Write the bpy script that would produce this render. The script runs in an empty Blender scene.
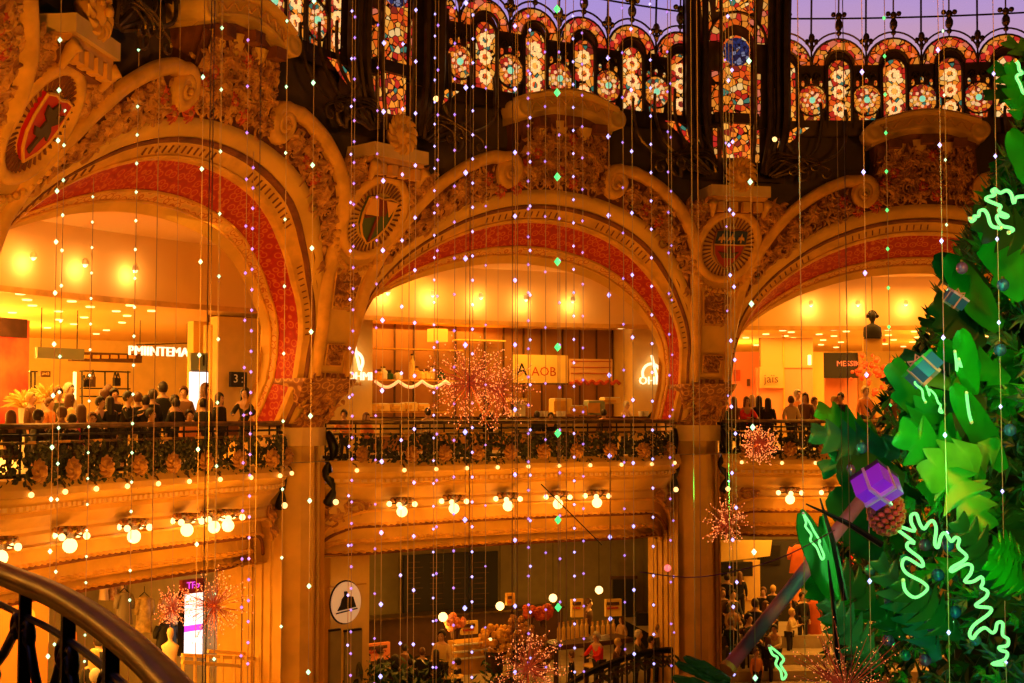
import bpy, math, random
from mathutils import Vector, Matrix, noise
from math import sin, cos, pi, radians as R
random.seed(7)
S = bpy.context.scene
COL = S.collection
# ------------------------------------------------------------------ camera, world, exposure, big lights
F = 1300.0; CX = 9.774; CY = 19.104; THM = -0.527; D = R(36); EYE = 1.45; PITCH = math.atan((413.35-341.5)/F)
cam = bpy.data.cameras.new('camera'); co = bpy.data.objects.new('camera', cam); COL.objects.link(co)
co.location = (-CX, -CY, EYE); co.rotation_euler = (pi/2+PITCH, 0, 0)
cam.sensor_width = 36; cam.lens = F/1024*36; cam.clip_end = 200; cam.clip_start = .05
S.camera = co
vs = S.view_settings
vs.view_transform = 'Standard'; vs.look = 'None'; vs.gamma = 1; vs.exposure = 0.0; vs.use_curve_mapping = False
S.cycles.max_bounces = 5; S.cycles.diffuse_bounces = 3; S.cycles.glossy_bounces = 2
S.cycles.transparent_max_bounces = 12; S.cycles.transmission_bounces = 3
S.cycles.caustics_reflective = False; S.cycles.caustics_refractive = False
S.cycles.sample_clamp_indirect = 4.0

w = bpy.data.worlds.new('dusk_sky'); S.world = w; w.use_nodes = True
nt = w.node_tree; nt.nodes.clear()
wo = nt.nodes.new('ShaderNodeOutputWorld'); bg = nt.nodes.new('ShaderNodeBackground')
tc = nt.nodes.new('ShaderNodeTexCoord'); sp = nt.nodes.new('ShaderNodeSeparateXYZ'); rp = nt.nodes.new('ShaderNodeValToRGB')
nz = nt.nodes.new('ShaderNodeTexNoise'); nz.inputs['Scale'].default_value = 3.5; nz.inputs['Detail'].default_value = 5
mp = nt.nodes.new('ShaderNodeMapping'); mp.inputs['Scale'].default_value = (1, 1, 3.2)
ad = nt.nodes.new('ShaderNodeMath'); ad.operation = 'MULTIPLY_ADD'; ad.inputs[1].default_value = .22
nt.links.new(tc.outputs['Generated'], mp.inputs[0]); nt.links.new(mp.outputs[0], nz.inputs[0])
nt.links.new(tc.outputs['Generated'], sp.inputs[0]); nt.links.new(nz.outputs['Fac'], ad.inputs[0])
nt.links.new(sp.outputs['Z'], ad.inputs[2]); nt.links.new(ad.outputs[0], rp.inputs[0]); nt.links.new(rp.outputs[0], bg.inputs[0])
for i, (p_, c_) in enumerate([(0.0, (.02, .01, .01, 1)), (.28, (.50, .28, .22, 1)), (.36, (.42, .25, .34, 1)), (.43, (.30, .22, .50, 1)), (.8, (.2, .18, .45, 1))]):
    e = rp.color_ramp.elements[i] if i < 2 else rp.color_ramp.elements.new(p_)
    e.position = p_; e.color = c_
bg.inputs['Strength'].default_value = 1.6
nt.links.new(bg.outputs[0], wo.inputs[0])

AMB = (1, .315, .012); WARM = (1, .405, .04)
def V(*a): return Vector(a)
def lamp(kind, loc, energy, color=AMB, size=.3, target=None, spot=None, blend=.6, sy=None):
    l = bpy.data.lights.new('lamp_or_fill', kind); l.energy = energy; l.color = color  # serves real fixtures and added fill lights alike
    if kind == 'AREA':
        l.size = size
        if sy: l.shape = 'RECTANGLE'; l.size_y = sy
    else: l.shadow_soft_size = size
    if kind == 'SPOT' and spot: l.spot_size = spot; l.spot_blend = blend
    o = bpy.data.objects.new('lamp_or_fill', l); COL.objects.link(o); o.location = loc
    if target is not None:
        d = Vector(target)-Vector(loc); o.rotation_euler = d.to_track_quat('-Z', 'Y').to_euler()
    return o
def P(b, r, z):
    th = THM+b*D
    return Vector((r*sin(th), r*cos(th), z))
# added unseen spots on the camera's side, standing in for the hall's warm light
for k, (bx, by, bz, e) in enumerate([(-13, -11, 1.0, 3300), (-3, -15, 6.0, 3300), (6, -14, 5.0, 3000)]):
    lamp('SPOT', (bx, by, bz), e*1.4, AMB, .5, target=P(-1.1+1.0*k, 18, 2.8), spot=R(72), blend=.8)
# added fixtureless lights floating before the balcony, washing each arch from below
for n in (-2, -1, 0, 1):
    lamp('AREA', P(n, 16.2, -1.6), (100, 160, 140, 110)[n+2], AMB, 5.0, target=P(n, 18.5, 6.5), sy=1.0)
# ceiling lights of the shops behind the arches, upper and lower floor
for n, e1, e2 in ((-1, 700, 900), (0, 480, 160), (1, 700, 650)):
    lamp('AREA', P(n, 25.0, 4.1), e1, WARM, 9, target=P(n, 25.0, 0), sy=3)
    lamp('AREA', P(n, 21.7, 5.6), e1*.30, WARM, 8, target=P(n, 21.7, 0), sy=1.6)
    lamp('AREA', P(n, 24.5, -2.35), e2*1.0, WARM, 9, target=P(n, 24.5, -6), sy=5)
for b_, r_, e_ in ((-1.3, 27.5, 420), (-1.0, 28.5, 420), (-.72, 29, 420), (-1.05, 34, 600), (-.8, 35, 600), (-.55, 34, 600), (.62, 25.5, 120), (1.15, 26, 160), (.8, 32, 330), (1.2, 32, 330)):
    lamp('POINT', P(b_, r_, 2.9), e_*1.9, WARM, .5)  # added fill inside the upper stores, no fixtures, brightens their ceilings
for b_, r_, z_, e_ in ((-1.3, 25.5, -3.6, 330), (-.85, 26, -3.6, 330), (-1.1, 29.5, -3.6, 330), (-.8, 22.6, -3.4, 120), (-.25, 23.5, -3.0, 75), (.02, 23, -3.0, 75), (.28, 23, -3.0, 60), (.75, 25.5, -3.2, 120), (1.05, 26, -3.2, 120)):
    lamp('POINT', P(b_, r_, z_), e_, WARM, .4)  # added fill for the lower stores and cafe, no fixtures
# green and cool floodlights of the christmas tree
for loc, e, c_ in (((-6.2, -9.0, -2.0), 520, (.03, 1, .05)), ((-7.6, -3.2, .5), 300, (.05, 1, .08)), ((-1.5, -9.0, 4.0), 260, (.05, 1, .12)), ((-5.0, -7.5, -5.0), 160, (.1, .3, 1)), ((-7, -6, 4.5), 90, (.3, .9, .5))):
    lamp('SPOT', loc, e*.95, c_, .3, target=(-.6, -1.2, .6 if e != 300 else 1.5), spot=R(70))

# ------------------------------------------------------------------ helpers
W = {}; KIDS = {}
def at(x, y, Y):
    """world point seen at photo pixel (x, y), Y metres in front of the camera"""
    X = (x-512)/F; Zc = -(y-341.5)/F
    yy = cos(PITCH)-Zc*sin(PITCH); zz = sin(PITCH)+Zc*cos(PITCH)
    k = Y/yy
    return Vector((k*X-CX, Y-CY, k*zz+EYE))
def atr(x, y, r):
    """the same, on the far side of a cylinder of radius r round the hall's centre"""
    p = at(x, y, 1.0); d = p-Vector((-CX, -CY, EYE))
    a = d.x*d.x+d.y*d.y; b = -2*(d.x*CX+d.y*CY); c = CX*CX+CY*CY-r*r
    k = (-b+math.sqrt(b*b-4*a*c))/(2*a)
    return Vector((-CX, -CY, EYE))+d*k
def face_cam(p):
    return math.atan2(p.x+CX, -(p.y+CY))

def mat(name, col, rough=.6, metal=0, emit=None, es=1.0, var=0, vs_=3.0, col2=None, bump=0, bs=20.0, alpha=None, spec=None):
    m = bpy.data.materials.new(name); m.use_nodes = True; t = m.node_tree; b = t.nodes['Principled BSDF']
    b.inputs['Base Color'].default_value = (*col, 1); b.inputs['Roughness'].default_value = rough; b.inputs['Metallic'].default_value = metal
    if spec is not None: b.inputs['Specular IOR Level'].default_value = spec
    if emit: b.inputs['Emission Color'].default_value = (*emit, 1); b.inputs['Emission Strength'].default_value = es
    if var or col2:
        n = t.nodes.new('ShaderNodeTexNoise'); n.inputs['Scale'].default_value = vs_; n.inputs['Detail'].default_value = 4
        c = t.nodes.new('ShaderNodeTexCoord'); t.links.new(c.outputs['Object'], n.inputs['Vector'])
        r = t.nodes.new('ShaderNodeValToRGB'); t.links.new(n.outputs['Fac'], r.inputs[0]); t.links.new(r.outputs[0], b.inputs['Base Color'])
        c2 = col2 or tuple(x*(1-var) for x in col)
        r.color_ramp.elements[0].position = .35; r.color_ramp.elements[1].position = .65
        r.color_ramp.elements[0].color = (*c2, 1); r.color_ramp.elements[1].color = (*col, 1)
    if bump:
        n = t.nodes.new('ShaderNodeTexNoise'); n.inputs['Scale'].default_value = bs; n.inputs['Detail'].default_value = 3
        c = t.nodes.new('ShaderNodeTexCoord'); t.links.new(c.outputs['Object'], n.inputs['Vector'])
        bn = t.nodes.new('ShaderNodeBump'); bn.inputs['Strength'].default_value = bump; bn.inputs['Distance'].default_value = .05
        t.links.new(n.outputs['Fac'], bn.inputs['Height']); t.links.new(bn.outputs[0], b.inputs['Normal'])
    return m
def ring_mat(name, base, line, scale, w_=.06, emit=0):
    """cells outlined in a second colour, with a ring inside each (painted mosaic)"""
    m = bpy.data.materials.new(name); m.use_nodes = True; t = m.node_tree; b = t.nodes['Principled BSDF']; b.inputs['Roughness'].default_value = .5
    c = t.nodes.new('ShaderNodeTexCoord')
    v = t.nodes.new('ShaderNodeTexVoronoi'); v.inputs['Scale'].default_value = scale; v.inputs['Randomness'].default_value = .55
    t.links.new(c.outputs['Object'], v.inputs['Vector'])
    r = t.nodes.new('ShaderNodeValToRGB'); r.color_ramp.interpolation = 'LINEAR'
    t.links.new(v.outputs['Distance'], r.inputs[0])
    es = [(0, line), (.08, line), (.13, base), (.34, base), (.40, line), (.47, line), (.52, base), (.9, tuple(x*.7 for x in base))]
    for i, (p_, c_) in enumerate(es):
        e = r.color_ramp.elements[i] if i < 2 else r.color_ramp.elements.new(p_)
        e.position = p_; e.color = (*c_, 1)
    t.links.new(r.outputs[0], b.inputs['Base Color'])
    bn = t.nodes.new('ShaderNodeBump'); bn.inputs['Strength'].default_value = .5; bn.inputs['Distance'].default_value = .04
    t.links.new(v.outputs['Distance'], bn.inputs['Height']); t.links.new(bn.outputs[0], b.inputs['Normal'])
    return m
def glass_mat(name, cols, scale, strength, seed=0.0):
    """leaded stained glass lit from behind: coloured cells with dark lead lines"""
    m = bpy.data.materials.new(name); m.use_nodes = True; t = m.node_tree; b = t.nodes['Principled BSDF']; b.inputs['Roughness'].default_value = .3
    b.inputs['Base Color'].default_value = (.03, .015, .01, 1)
    c = t.nodes.new('ShaderNodeTexCoord'); mp = t.nodes.new('ShaderNodeMapping'); mp.inputs['Location'].default_value = (seed, seed*2, seed)
    t.links.new(c.outputs['Object'], mp.inputs[0])
    v = t.nodes.new('ShaderNodeTexVoronoi'); v.inputs['Scale'].default_value = scale; t.links.new(mp.outputs[0], v.inputs['Vector'])
    e = t.nodes.new('ShaderNodeTexVoronoi'); e.feature = 'DISTANCE_TO_EDGE'; e.inputs['Scale'].default_value = scale; t.links.new(mp.outputs[0], e.inputs['Vector'])
    s = t.nodes.new('ShaderNodeSeparateColor'); t.links.new(v.outputs['Color'], s.inputs[0])
    r = t.nodes.new('ShaderNodeValToRGB'); r.color_ramp.interpolation = 'CONSTANT'; t.links.new(s.outputs[0], r.inputs[0])
    for i, (p_, c_) in enumerate(cols):
        q = r.color_ramp.elements[i] if i < 2 else r.color_ramp.elements.new(p_)
        q.position = p_; q.color = (*c_, 1)
    l = t.nodes.new('ShaderNodeMath'); l.operation = 'GREATER_THAN'; l.inputs[1].default_value = .055; t.links.new(e.outputs['Distance'], l.inputs[0])
    k = t.nodes.new('ShaderNodeMath'); k.operation = 'MULTIPLY'; k.inputs[1].default_value = strength; t.links.new(l.outputs[0], k.inputs[0])
    t.links.new(r.outputs[0], b.inputs['Emission Color']); t.links.new(k.outputs[0], b.inputs['Emission Strength'])
    return m
STAIN = [(0, (.9, .10, .01)), (.18, (1, .28, .02)), (.36, (.55, .02, .01)), (.48, (1, .42, .06)), (.64, (1, .6, .22)), (.72, (.9, .2, .02)), (.84, (.05, .19, .13)), (.90, (.25, .02, .01))]
M = dict(
    stone=mat('painted_stone', (.78, .46, .09), .65, var=.25, vs_=1.2, bump=.15, bs=9),
    stone_pale=mat('pale_stone', (.80, .54, .24), .7, var=.15, vs_=2, bump=.1, bs=12),
    band=mat('gilded_moulding', (.82, .43, .06), .42, var=.3, vs_=2.5, bump=.1, bs=14),
    relief=mat('relief_ground', (.12, .035, .012), .7, col2=(.24, .075, .02), vs_=2.2, bump=.6, bs=9),  # brown ground, darkened to deepen the shade between the leaves
    leaf=mat('gilded_leaf', (.62, .30, .07), .45, col2=(.24, .085, .02), vs_=4.0, bump=.3, bs=18),
    flower=mat('red_flower', (.6, .08, .03), .5, var=.3),
    red=ring_mat('red_soffit', (.46, .010, .008), (.60, .13, .02), 5.2),
    scroll=ring_mat('scroll_border', (.8, .45, .14), (.55, .16, .03), 5.0),
    mosaic=ring_mat('mosaic_ground', (.30, .11, .045), (.62, .32, .1), 4.2),
    dark=mat('dark_bronze', (.07, .04, .022), .45, .6, var=.4, vs_=4),
    attic=mat('attic_wall', (.10, .06, .05), .8, var=.4, vs_=1.5),
    iron=mat('black_iron', (.012, .011, .012), .4, .5),
    brass=mat('worn_brass', (.22, .14, .05), .36, .8, var=.5, vs_=6),
    goldm=mat('gold_metal', (.5, .28, .09), .35, .8, var=.3),
    gold=mat('gilt_rosette', (.42, .2, .05), .45, .3, bump=.5, bs=25),
    cream=mat('cream_wall', (.86, .60, .18), .7, var=.08),
    ceil=mat('shop_ceiling', (.88, .56, .14), .8),
    floor=mat('shop_floor', (.5, .4, .28), .35, var=.2),
    brown=mat('brown_panel', (.42, .19, .05), .5, var=.25, vs_=1.0),
    wood=mat('dark_wood', (.10, .045, .02), .5, var=.3),
    olive=mat('olive_wall', (.30, .25, .12), .8, var=.15),
    black=mat('matt_black', (.012, .011, .012), .6),
    grey=mat('grey_green_sign', (.26, .33, .25), .5),
    white=mat('white_paint', (.85, .82, .75), .5),
    pink=mat('coral_wall', (.85, .30, .16), .7),
    garl=mat('dark_garland', (.03, .035, .012), .6, col2=(.01, .014, .005), vs_=7),
    leafd=mat('garland_leaf', (.09, .07, .03), .5, col2=(.03, .05, .015), vs_=5),
    globe=mat('lit_globe', (.9, .9, .9), .3, emit=(1, .58, .2), es=3.2),
    bulb=mat('lit_bulb', (.9, .9, .9), .3, emit=(1, .5, .16), es=2.6),
    down=mat('lit_downlight', (.9, .9, .9), .3, emit=(1, .62, .22), es=2.4),
    screen=mat('lit_screen', (.9, .9, .9), .3, emit=(1, .86, .78), es=1.6),
    neonw=mat('lit_letters', (.9, .9, .9), .3, emit=(1, .8, .5), es=1.5),
    neonr=mat('red_letters', (.5, .1, .05), .3, emit=(1, .15, .03), es=1.2),
    magenta=mat('magenta_light', (.5, .1, .5), .3, emit=(.75, .05, .8), es=1.2),
    neong=mat('green_neon', (.03, .12, .03), .3, emit=(.20, 1, .22), es=1.5),
    bv=mat('violet_white_bead', (.8, .8, 1), .2, emit=(.40, .38, 1), es=2.1),
    bvd=mat('dim_violet_bead', (.7, .6, 1), .2, emit=(.42, .22, 1), es=1.2),
    bg=mat('green_white_bead', (.7, 1, .8), .2, emit=(.42, 1, .52), es=1.9),
    bgg=mat('green_bead', (.3, 1, .4), .2, emit=(.06, 1, .2), es=1.6),
    wirep=mat('plain_wire', (.42, .27, .2), .6),
    wire=mat('fine_wire', (.5, .34, .28), .55),
    copper=mat('copper_wire', (.62, .14, .06), .35, .6, emit=(1, .12, .03), es=.10),  # wires given a faint glow of their own
    spark=mat('lit_spark', (.9, .5, .3), .3, emit=(1, .26, .06), es=1.7),
    g1=mat('bright_green_leaf', (.006, .36, .015), .38, col2=(.004, .17, .012), vs_=1.5),
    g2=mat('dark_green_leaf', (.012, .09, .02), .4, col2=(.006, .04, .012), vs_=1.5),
    g3=mat('blue_green_leaf', (.03, .16, .12), .42, col2=(.008, .07, .05), vs_=2),
    g4=mat('yellow_green_leaf', (.10, .36, .02), .45, col2=(.03, .2, .02), vs_=2),
    skin=mat('skin', (.62, .36, .24), .5),
)
GL = [glass_mat('stained_glass_%s' % k, STAIN, s_, e_, d_) for k, s_, e_, d_ in (('a', 6.0, .85, 0), ('b', 6.5, 1.0, 3.3), ('c', 9.0, .8, 7.7))]
GLR = glass_mat('stained_glass_arch', [(0, (1, .14, .01)), (.3, (1, .3, .03)), (.55, (.75, .03, .02)), (.75, (1, .45, .1)), (.9, (.9, .2, .1))], 5.5, .7, 1.7)
GLB = glass_mat('stained_glass_rosette', [(0, (.03, .05, .2)), (.4, (.35, .35, .55)), (.7, (.02, .02, .08)), (.9, (.5, .2, .1))], 9, .5, 1.2)

def leadlight():
    m = bpy.data.materials.new('clear_leaded_pane'); m.use_nodes = True; t = m.node_tree; t.nodes.clear()
    o = t.nodes.new('ShaderNodeOutputMaterial'); a = t.nodes.new('ShaderNodeBsdfTransparent'); g = t.nodes.new('ShaderNodeBsdfGlossy'); x = t.nodes.new('ShaderNodeMixShader')
    a.inputs[0].default_value = (.9, .86, .92, 1); g.inputs['Roughness'].default_value = .15; x.inputs[0].default_value = .06
    t.links.new(a.outputs[0], x.inputs[1]); t.links.new(g.outputs[0], x.inputs[2]); t.links.new(x.outputs[0], o.inputs[0]); return m
M['pane'] = leadlight()

class MB:
    def __init__(s): s.v = []; s.f = []
    def add(s, vs_, fs):
        n = len(s.v); s.v += [Vector(p) for p in vs_]; s.f += [tuple(i+n for i in q) for q in fs]; return s
    def box(s, c, sz, rz=0, mtx=None):
        hx, hy, hz = sz[0]/2, sz[1]/2, sz[2]/2
        m_ = Matrix.Translation(c) @ (mtx if mtx is not None else Matrix.Rotation(rz, 4, 'Z'))
        vs_ = [m_ @ Vector((x*hx, y*hy, z*hz)) for z in (-1, 1) for y in (-1, 1) for x in (-1, 1)]
        return s.add(vs_, [(0, 2, 3, 1), (4, 5, 7, 6), (0, 1, 5, 4), (2, 6, 7, 3), (0, 4, 6, 2), (1, 3, 7, 5)])
    def grid(s, rows, closed=False, flip=False):
        n = len(rows[0]); vs_ = [p for r_ in rows for p in r_]; fs = []
        for i in range(len(rows)-1):
            for j in range(n if closed else n-1):
                a, b = i*n+j, i*n+(j+1) % n
                q = (a, b, b+n, a+n); fs.append(q[::-1] if flip else q)
        return s.add(vs_, fs)
    def tube(s, pts, r, n=6, caps=True):
        pts = [Vector(p) for p in pts]; rows = []
        up = Vector((0, 0, 1)); prev = None
        for i, p in enumerate(pts):
            t = (pts[min(i+1, len(pts)-1)]-pts[max(i-1, 0)])
            t = t.normalized() if t.length > 1e-9 else Vector((0, 0, 1))
            if prev is None:
                a = t.orthogonal().normalized()
            else:
                a = (prev-t*prev.dot(t)); a = a.normalized() if a.length > 1e-6 else t.orthogonal().normalized()
            prev = a; b = t.cross(a); rr = r[i] if isinstance(r, (list, tuple)) else r
            rows.append([p+(a*cos(2*pi*k/n)+b*sin(2*pi*k/n))*rr for k in range(n)])
        base = len(s.v); s.grid(rows, closed=True)
        if caps:
            s.f.append(tuple(range(base+n-1, base-1, -1))); e = base+(len(rows)-1)*n; s.f.append(tuple(range(e, e+n)))
        return s
    def lathe(s, prof, c, n=12, mtx=None):
        m_ = Matrix.Translation(c) @ (mtx or Matrix())
        rows = [[m_ @ Vector((r_*cos(2*pi*k/n), r_*sin(2*pi*k/n), z)) for k in range(n)] for r_, z in prof]
        return s.grid(rows, closed=True)
    def ball(s, c, r, n=8, m=5, sc=(1, 1, 1), mtx=None):
        m_ = Matrix.Translation(c) @ (mtx or Matrix())
        rows = [[m_ @ Vector((r*sc[0]*sin(pi*i/m)*cos(2*pi*k/n), r*sc[1]*sin(pi*i/m)*sin(2*pi*k/n), -r*sc[2]*cos(pi*i/m))) for k in range(n)] for i in range(m+1)]
        return s.grid(rows, closed=True)
    def octa(s, c, r, h=None):
        c = Vector(c); h = h or r*1.3
        return s.add([c+V(r, 0, 0), c+V(0, r, 0), c+V(-r, 0, 0), c+V(0, -r, 0), c+V(0, 0, h), c-V(0, 0, h)],
                     [(0, 1, 4), (1, 2, 4), (2, 3, 4), (3, 0, 4), (1, 0, 5), (2, 1, 5), (3, 2, 5), (0, 3, 5)])
    def plate(s, fr, poly, d0, d1):
        """polygon in a frame (origin, X, Y, N) extruded from d0 to d1 along N"""
        o, X, Y, N = fr; n = len(poly)
        vs_ = [o+X*x+Y*y+N*d for d in (d0, d1) for x, y in poly]
        return s.add(vs_, [tuple(range(n-1, -1, -1)), tuple(range(n, 2*n))]+[(i, (i+1) % n, n+(i+1) % n, n+i) for i in range(n)])
    def build(s, name, m, parent=None, origin=None, smooth=False):
        if parent is not None: Wm = W[parent]
        else: Wm = Matrix.Translation(origin if origin is not None else (0, 0, 0))
        inv = Wm.inverted(); me = bpy.data.meshes.new(name)
        me.from_pydata([inv @ v for v in s.v], [], s.f); me.update()
        if smooth: me.polygons.foreach_set('use_smooth', [True]*len(me.polygons))
        me.materials.append(m); o = bpy.data.objects.new(name, me); COL.objects.link(o)
        if parent is not None: o.parent = parent
        else: o.matrix_world = Wm
        W[o] = Wm
        if parent is not None: KIDS.setdefault(parent, []).append(o)
        return o
def thing(name, label, cat, loc=(0, 0, 0), rz=0, group=None):
    o = bpy.data.objects.new(name, None); COL.objects.link(o); o.empty_display_size = .2
    m_ = Matrix.Translation(loc) @ Matrix.Rotation(rz, 4, 'Z'); o.matrix_world = m_; W[o] = m_
    o['label'] = label; o['category'] = cat
    if group: o['group'] = group
    return o
def tag(o, label, cat, group=None, kind=None):
    o['label'] = label; o['category'] = cat
    if group: o['group'] = group
    if kind: o['kind'] = kind
    return o
def struct(name, mb, m, smooth=False):
    o = mb.build(name, m, smooth=smooth); o['kind'] = 'structure'; return o
def dup(root, delta, label=None, group=None, world=None):
    c = root.copy(); COL.objects.link(c)
    m_ = world if world is not None else delta @ W[root]
    c.matrix_world = m_; W[c] = m_
    if label: c['label'] = label
    if group: c['group'] = group
    def kids(src, dst):
        for ch in KIDS.get(src, []):
            k = ch.copy(); KIDS.setdefault(dst, []).append(k); COL.objects.link(k); k.parent = dst; W[k] = m_
            kids(ch, k)
    kids(root, c)
    return c
def rotbay(n): return Matrix.Rotation(-n*D, 4, 'Z')
def setmat(o, m):
    o.material_slots[0].link = 'OBJECT'; o.material_slots[0].material = m
def text(parent, s, fr, size, m, ext=.02, name='lettering', align='CENTER'):
    cu = bpy.data.curves.new(name, 'FONT'); cu.body = s; cu.size = size; cu.extrude = ext; cu.align_x = align; cu.align_y = 'CENTER'; cu.resolution_u = 2
    o = bpy.data.objects.new(name, cu); COL.objects.link(o)
    dg = bpy.context.evaluated_depsgraph_get(); me = bpy.data.meshes.new_from_object(o.evaluated_get(dg))
    bpy.data.objects.remove(o); bpy.data.curves.remove(cu)
    O, X, Y, N = fr; me.transform(Matrix(((X.x, Y.x, N.x, O.x), (X.y, Y.y, N.y, O.y), (X.z, Y.z, N.z, O.z), (0, 0, 0, 1))))
    me.transform(W[parent].inverted()); me.materials.clear(); me.materials.append(m)
    q = bpy.data.objects.new(name, me); COL.objects.link(q); q.parent = parent; W[q] = W[parent]; KIDS.setdefault(parent, []).append(q); return q
def smooth_path(pts, k=5):
    out = []; n = len(pts); q = [Vector(p) for p in pts]
    for i in range(n-1):
        p0, p1, p2, p3 = q[max(i-1, 0)], q[i], q[i+1], q[min(i+2, n-1)]
        for j in range(k):
            t = j/k; out.append(.5*((2*p1)+(p2-p0)*t+(2*p0-5*p1+4*p2-p3)*t*t+(3*p1-p0-3*p2+p3)*t**3))
    out.append(q[-1]); return out
def interp(x, xs, ys):
    if x <= xs[0]: return ys[0]
    for i in range(1, len(xs)):
        if x <= xs[i]: return ys[i-1]+(ys[i]-ys[i-1])*(x-xs[i-1])/(xs[i]-xs[i-1])
    return ys[-1]
def surf(b, z, off=0):
    r = interp(z, [-7, 1.2, 2.2, 3.4, 4.6, 5.4, 6.1, 6.8, 7.6, 9.5], [19.4, 19.85, 19.18, 18.85, 18.55, 18.1, 17.55, 17.15, 16.85, 16.5])
    return P(b, r+off, z)
def frame(b, z, off=0):
    """frame on the pendentive's surface: X to the right, Y up the slope, N into the hall"""
    o = surf(b, z, off); X = (surf(b+.01, z)-surf(b-.01, z)).normalized(); Y = (surf(b, z+.1)-surf(b, z-.1)).normalized()
    return o, X, Y, X.cross(Y)
BM = 11.4    # metres per bay unit at the wall
# ------------------------------------------------------------------ the hall's arcade
WORDN = {-2: 'far left', -1: 'left', 0: 'middle', 1: 'right'}
def intrados(n=40):
    pts = [(.435, z) for z in (1.2, 1.7, 2.3)]
    pts += [(.432*cos(pi*i/n)*(1 if abs(cos(pi*i/n)) < .98 else 1), 2.9+3.6*sin(pi*i/n)) for i in range(n+1)]
    pts += [(-.435, z) for z in (2.3, 1.7, 1.2)]
    return pts[::-1]
IN = intrados()
def normals(pts):
    out = []
    for i in range(len(pts)):
        a = pts[max(i-1, 0)]; b = pts[min(i+1, len(pts)-1)]
        t = Vector(((b[0]-a[0])*BM, b[1]-a[1])); t.normalize(); out.append((-t.y, t.x))
    return out
INN = normals(IN)
def arch_w(p): return .42+.58*max(0, min(1, (p[1]-2.9)/3.0))
def off_curve(pts, nr, d, off, wf=None):
    return [surf(p[0]+n_[0]*d*(wf(p) if wf else 1)/BM, p[1]+n_[1]*d*(wf(p) if wf else 1), off+.36*max(0, 1-d/.74)) for p, n_ in zip(pts, nr)]
def strip(prof, name, m, parent, smooth=False):
    return MB().grid([off_curve(IN, INN, d, o_, arch_w) for d, o_ in prof], flip=True).build(name, m, parent, smooth=smooth)
BAND = [(.462, 2.35), (.458, 3.3), (.448, 4.4), (.432, 5.4), (.402, 6.25), (.355, 6.95), (.30, 7.42), (.25, 7.72), (.205, 7.9)]
def band_z(b): return interp(-abs(b), [-x for x, z in BAND], [z for x, z in BAND])
VOL = (.158, 7.58)
def band_path(side):
    p = [Vector((b, z, 0)) for b, z in BAND]; p = smooth_path(p, 4)
    out = [(q.x*side, q.y) for q in p]
    c = VOL
    for i in range(34):
        t = i/33; a = R(62)+t*R(760); rr = .34*(1-t)**.8+.03
        out.append((side*(c[0]+rr*cos(a)/BM), c[1]+rr*sin(a)))
    return out
def sweep_face(path, wid, prot, base=0, k=6, flipn=False):
    nr = normals(path); rows = []
    for i, (p, n_) in enumerate(zip(path, nr)):
        w_ = wid(i/(len(path)-1)); h = prot(i/(len(path)-1)); row = []
        for j in range(k+1):
            th = pi*j/k; d = -cos(th)*w_/2
            row.append(surf(p[0]+n_[0]*d/BM, p[1]+n_[1]*d, base-h*sin(th)**.7))
        rows.append(row)
    return MB().grid(rows, flip=flipn)
def in_field(b, z):
    a = abs(b)
    if z < 2.5 or a > .452: return False
    e = (a*BM/(.432*BM+.42))**2+(max(z-2.9, 0)/(3.6+.86))**2
    if e < 1: return False
    if a < .125: return z < 8.75
    if math.hypot((a-VOL[0])*BM, z-VOL[1]) < .42: return False
    if a < .19: return z < 7.4
    return z < band_z(b)-.2
def leaf_shape(mb, c, ang, L, w_, h, base=-.02, fr=None):
    """one raised acanthus leaf lying on the wall at (b, z)"""
    st = 5; rows = []
    for i in range(st+1):
        t = i/st; x = L*t; ww = w_*sin(pi*min(1, t*.92+.06))**.8; hh = h*sin(pi*(t*.8+.15))+.03*t
        cur = ang+(.9 if h > .1 else -.7)*t*t; row = []
        for s_, k in ((-1, .25), (-.45, .8), (0, 1), (.45, .8), (1, .25)):
            X = x*cos(cur)-s_*ww*sin(cur); Y = x*sin(cur)+s_*ww*cos(cur)
            if fr: row.append(fr[0]+fr[1]*X+fr[2]*Y+fr[3]*(hh*k))
            else: row.append(surf(c[0]+X/BM, c[1]+Y, base-hh*k))
        rows.append(row)
    mb.grid(rows)
def spiral(mb, c, r0, sgn, turns=1.6, th=.035, a0=0):
    pts = []
    for i in range(22):
        t = i/21; a = a0+sgn*t*turns*2*pi; rr = r0*(1-t*.85)
        pts.append(surf(c[0]+rr*cos(a)/BM, c[1]+rr*sin(a), -.07))
    mb.tube(pts, [th*(1-.5*i/21) for i in range(22)], 5)

arch0 = thing('carved_arch', 'x', 'arch', P(0, 19.3, .25), -THM)
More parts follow.
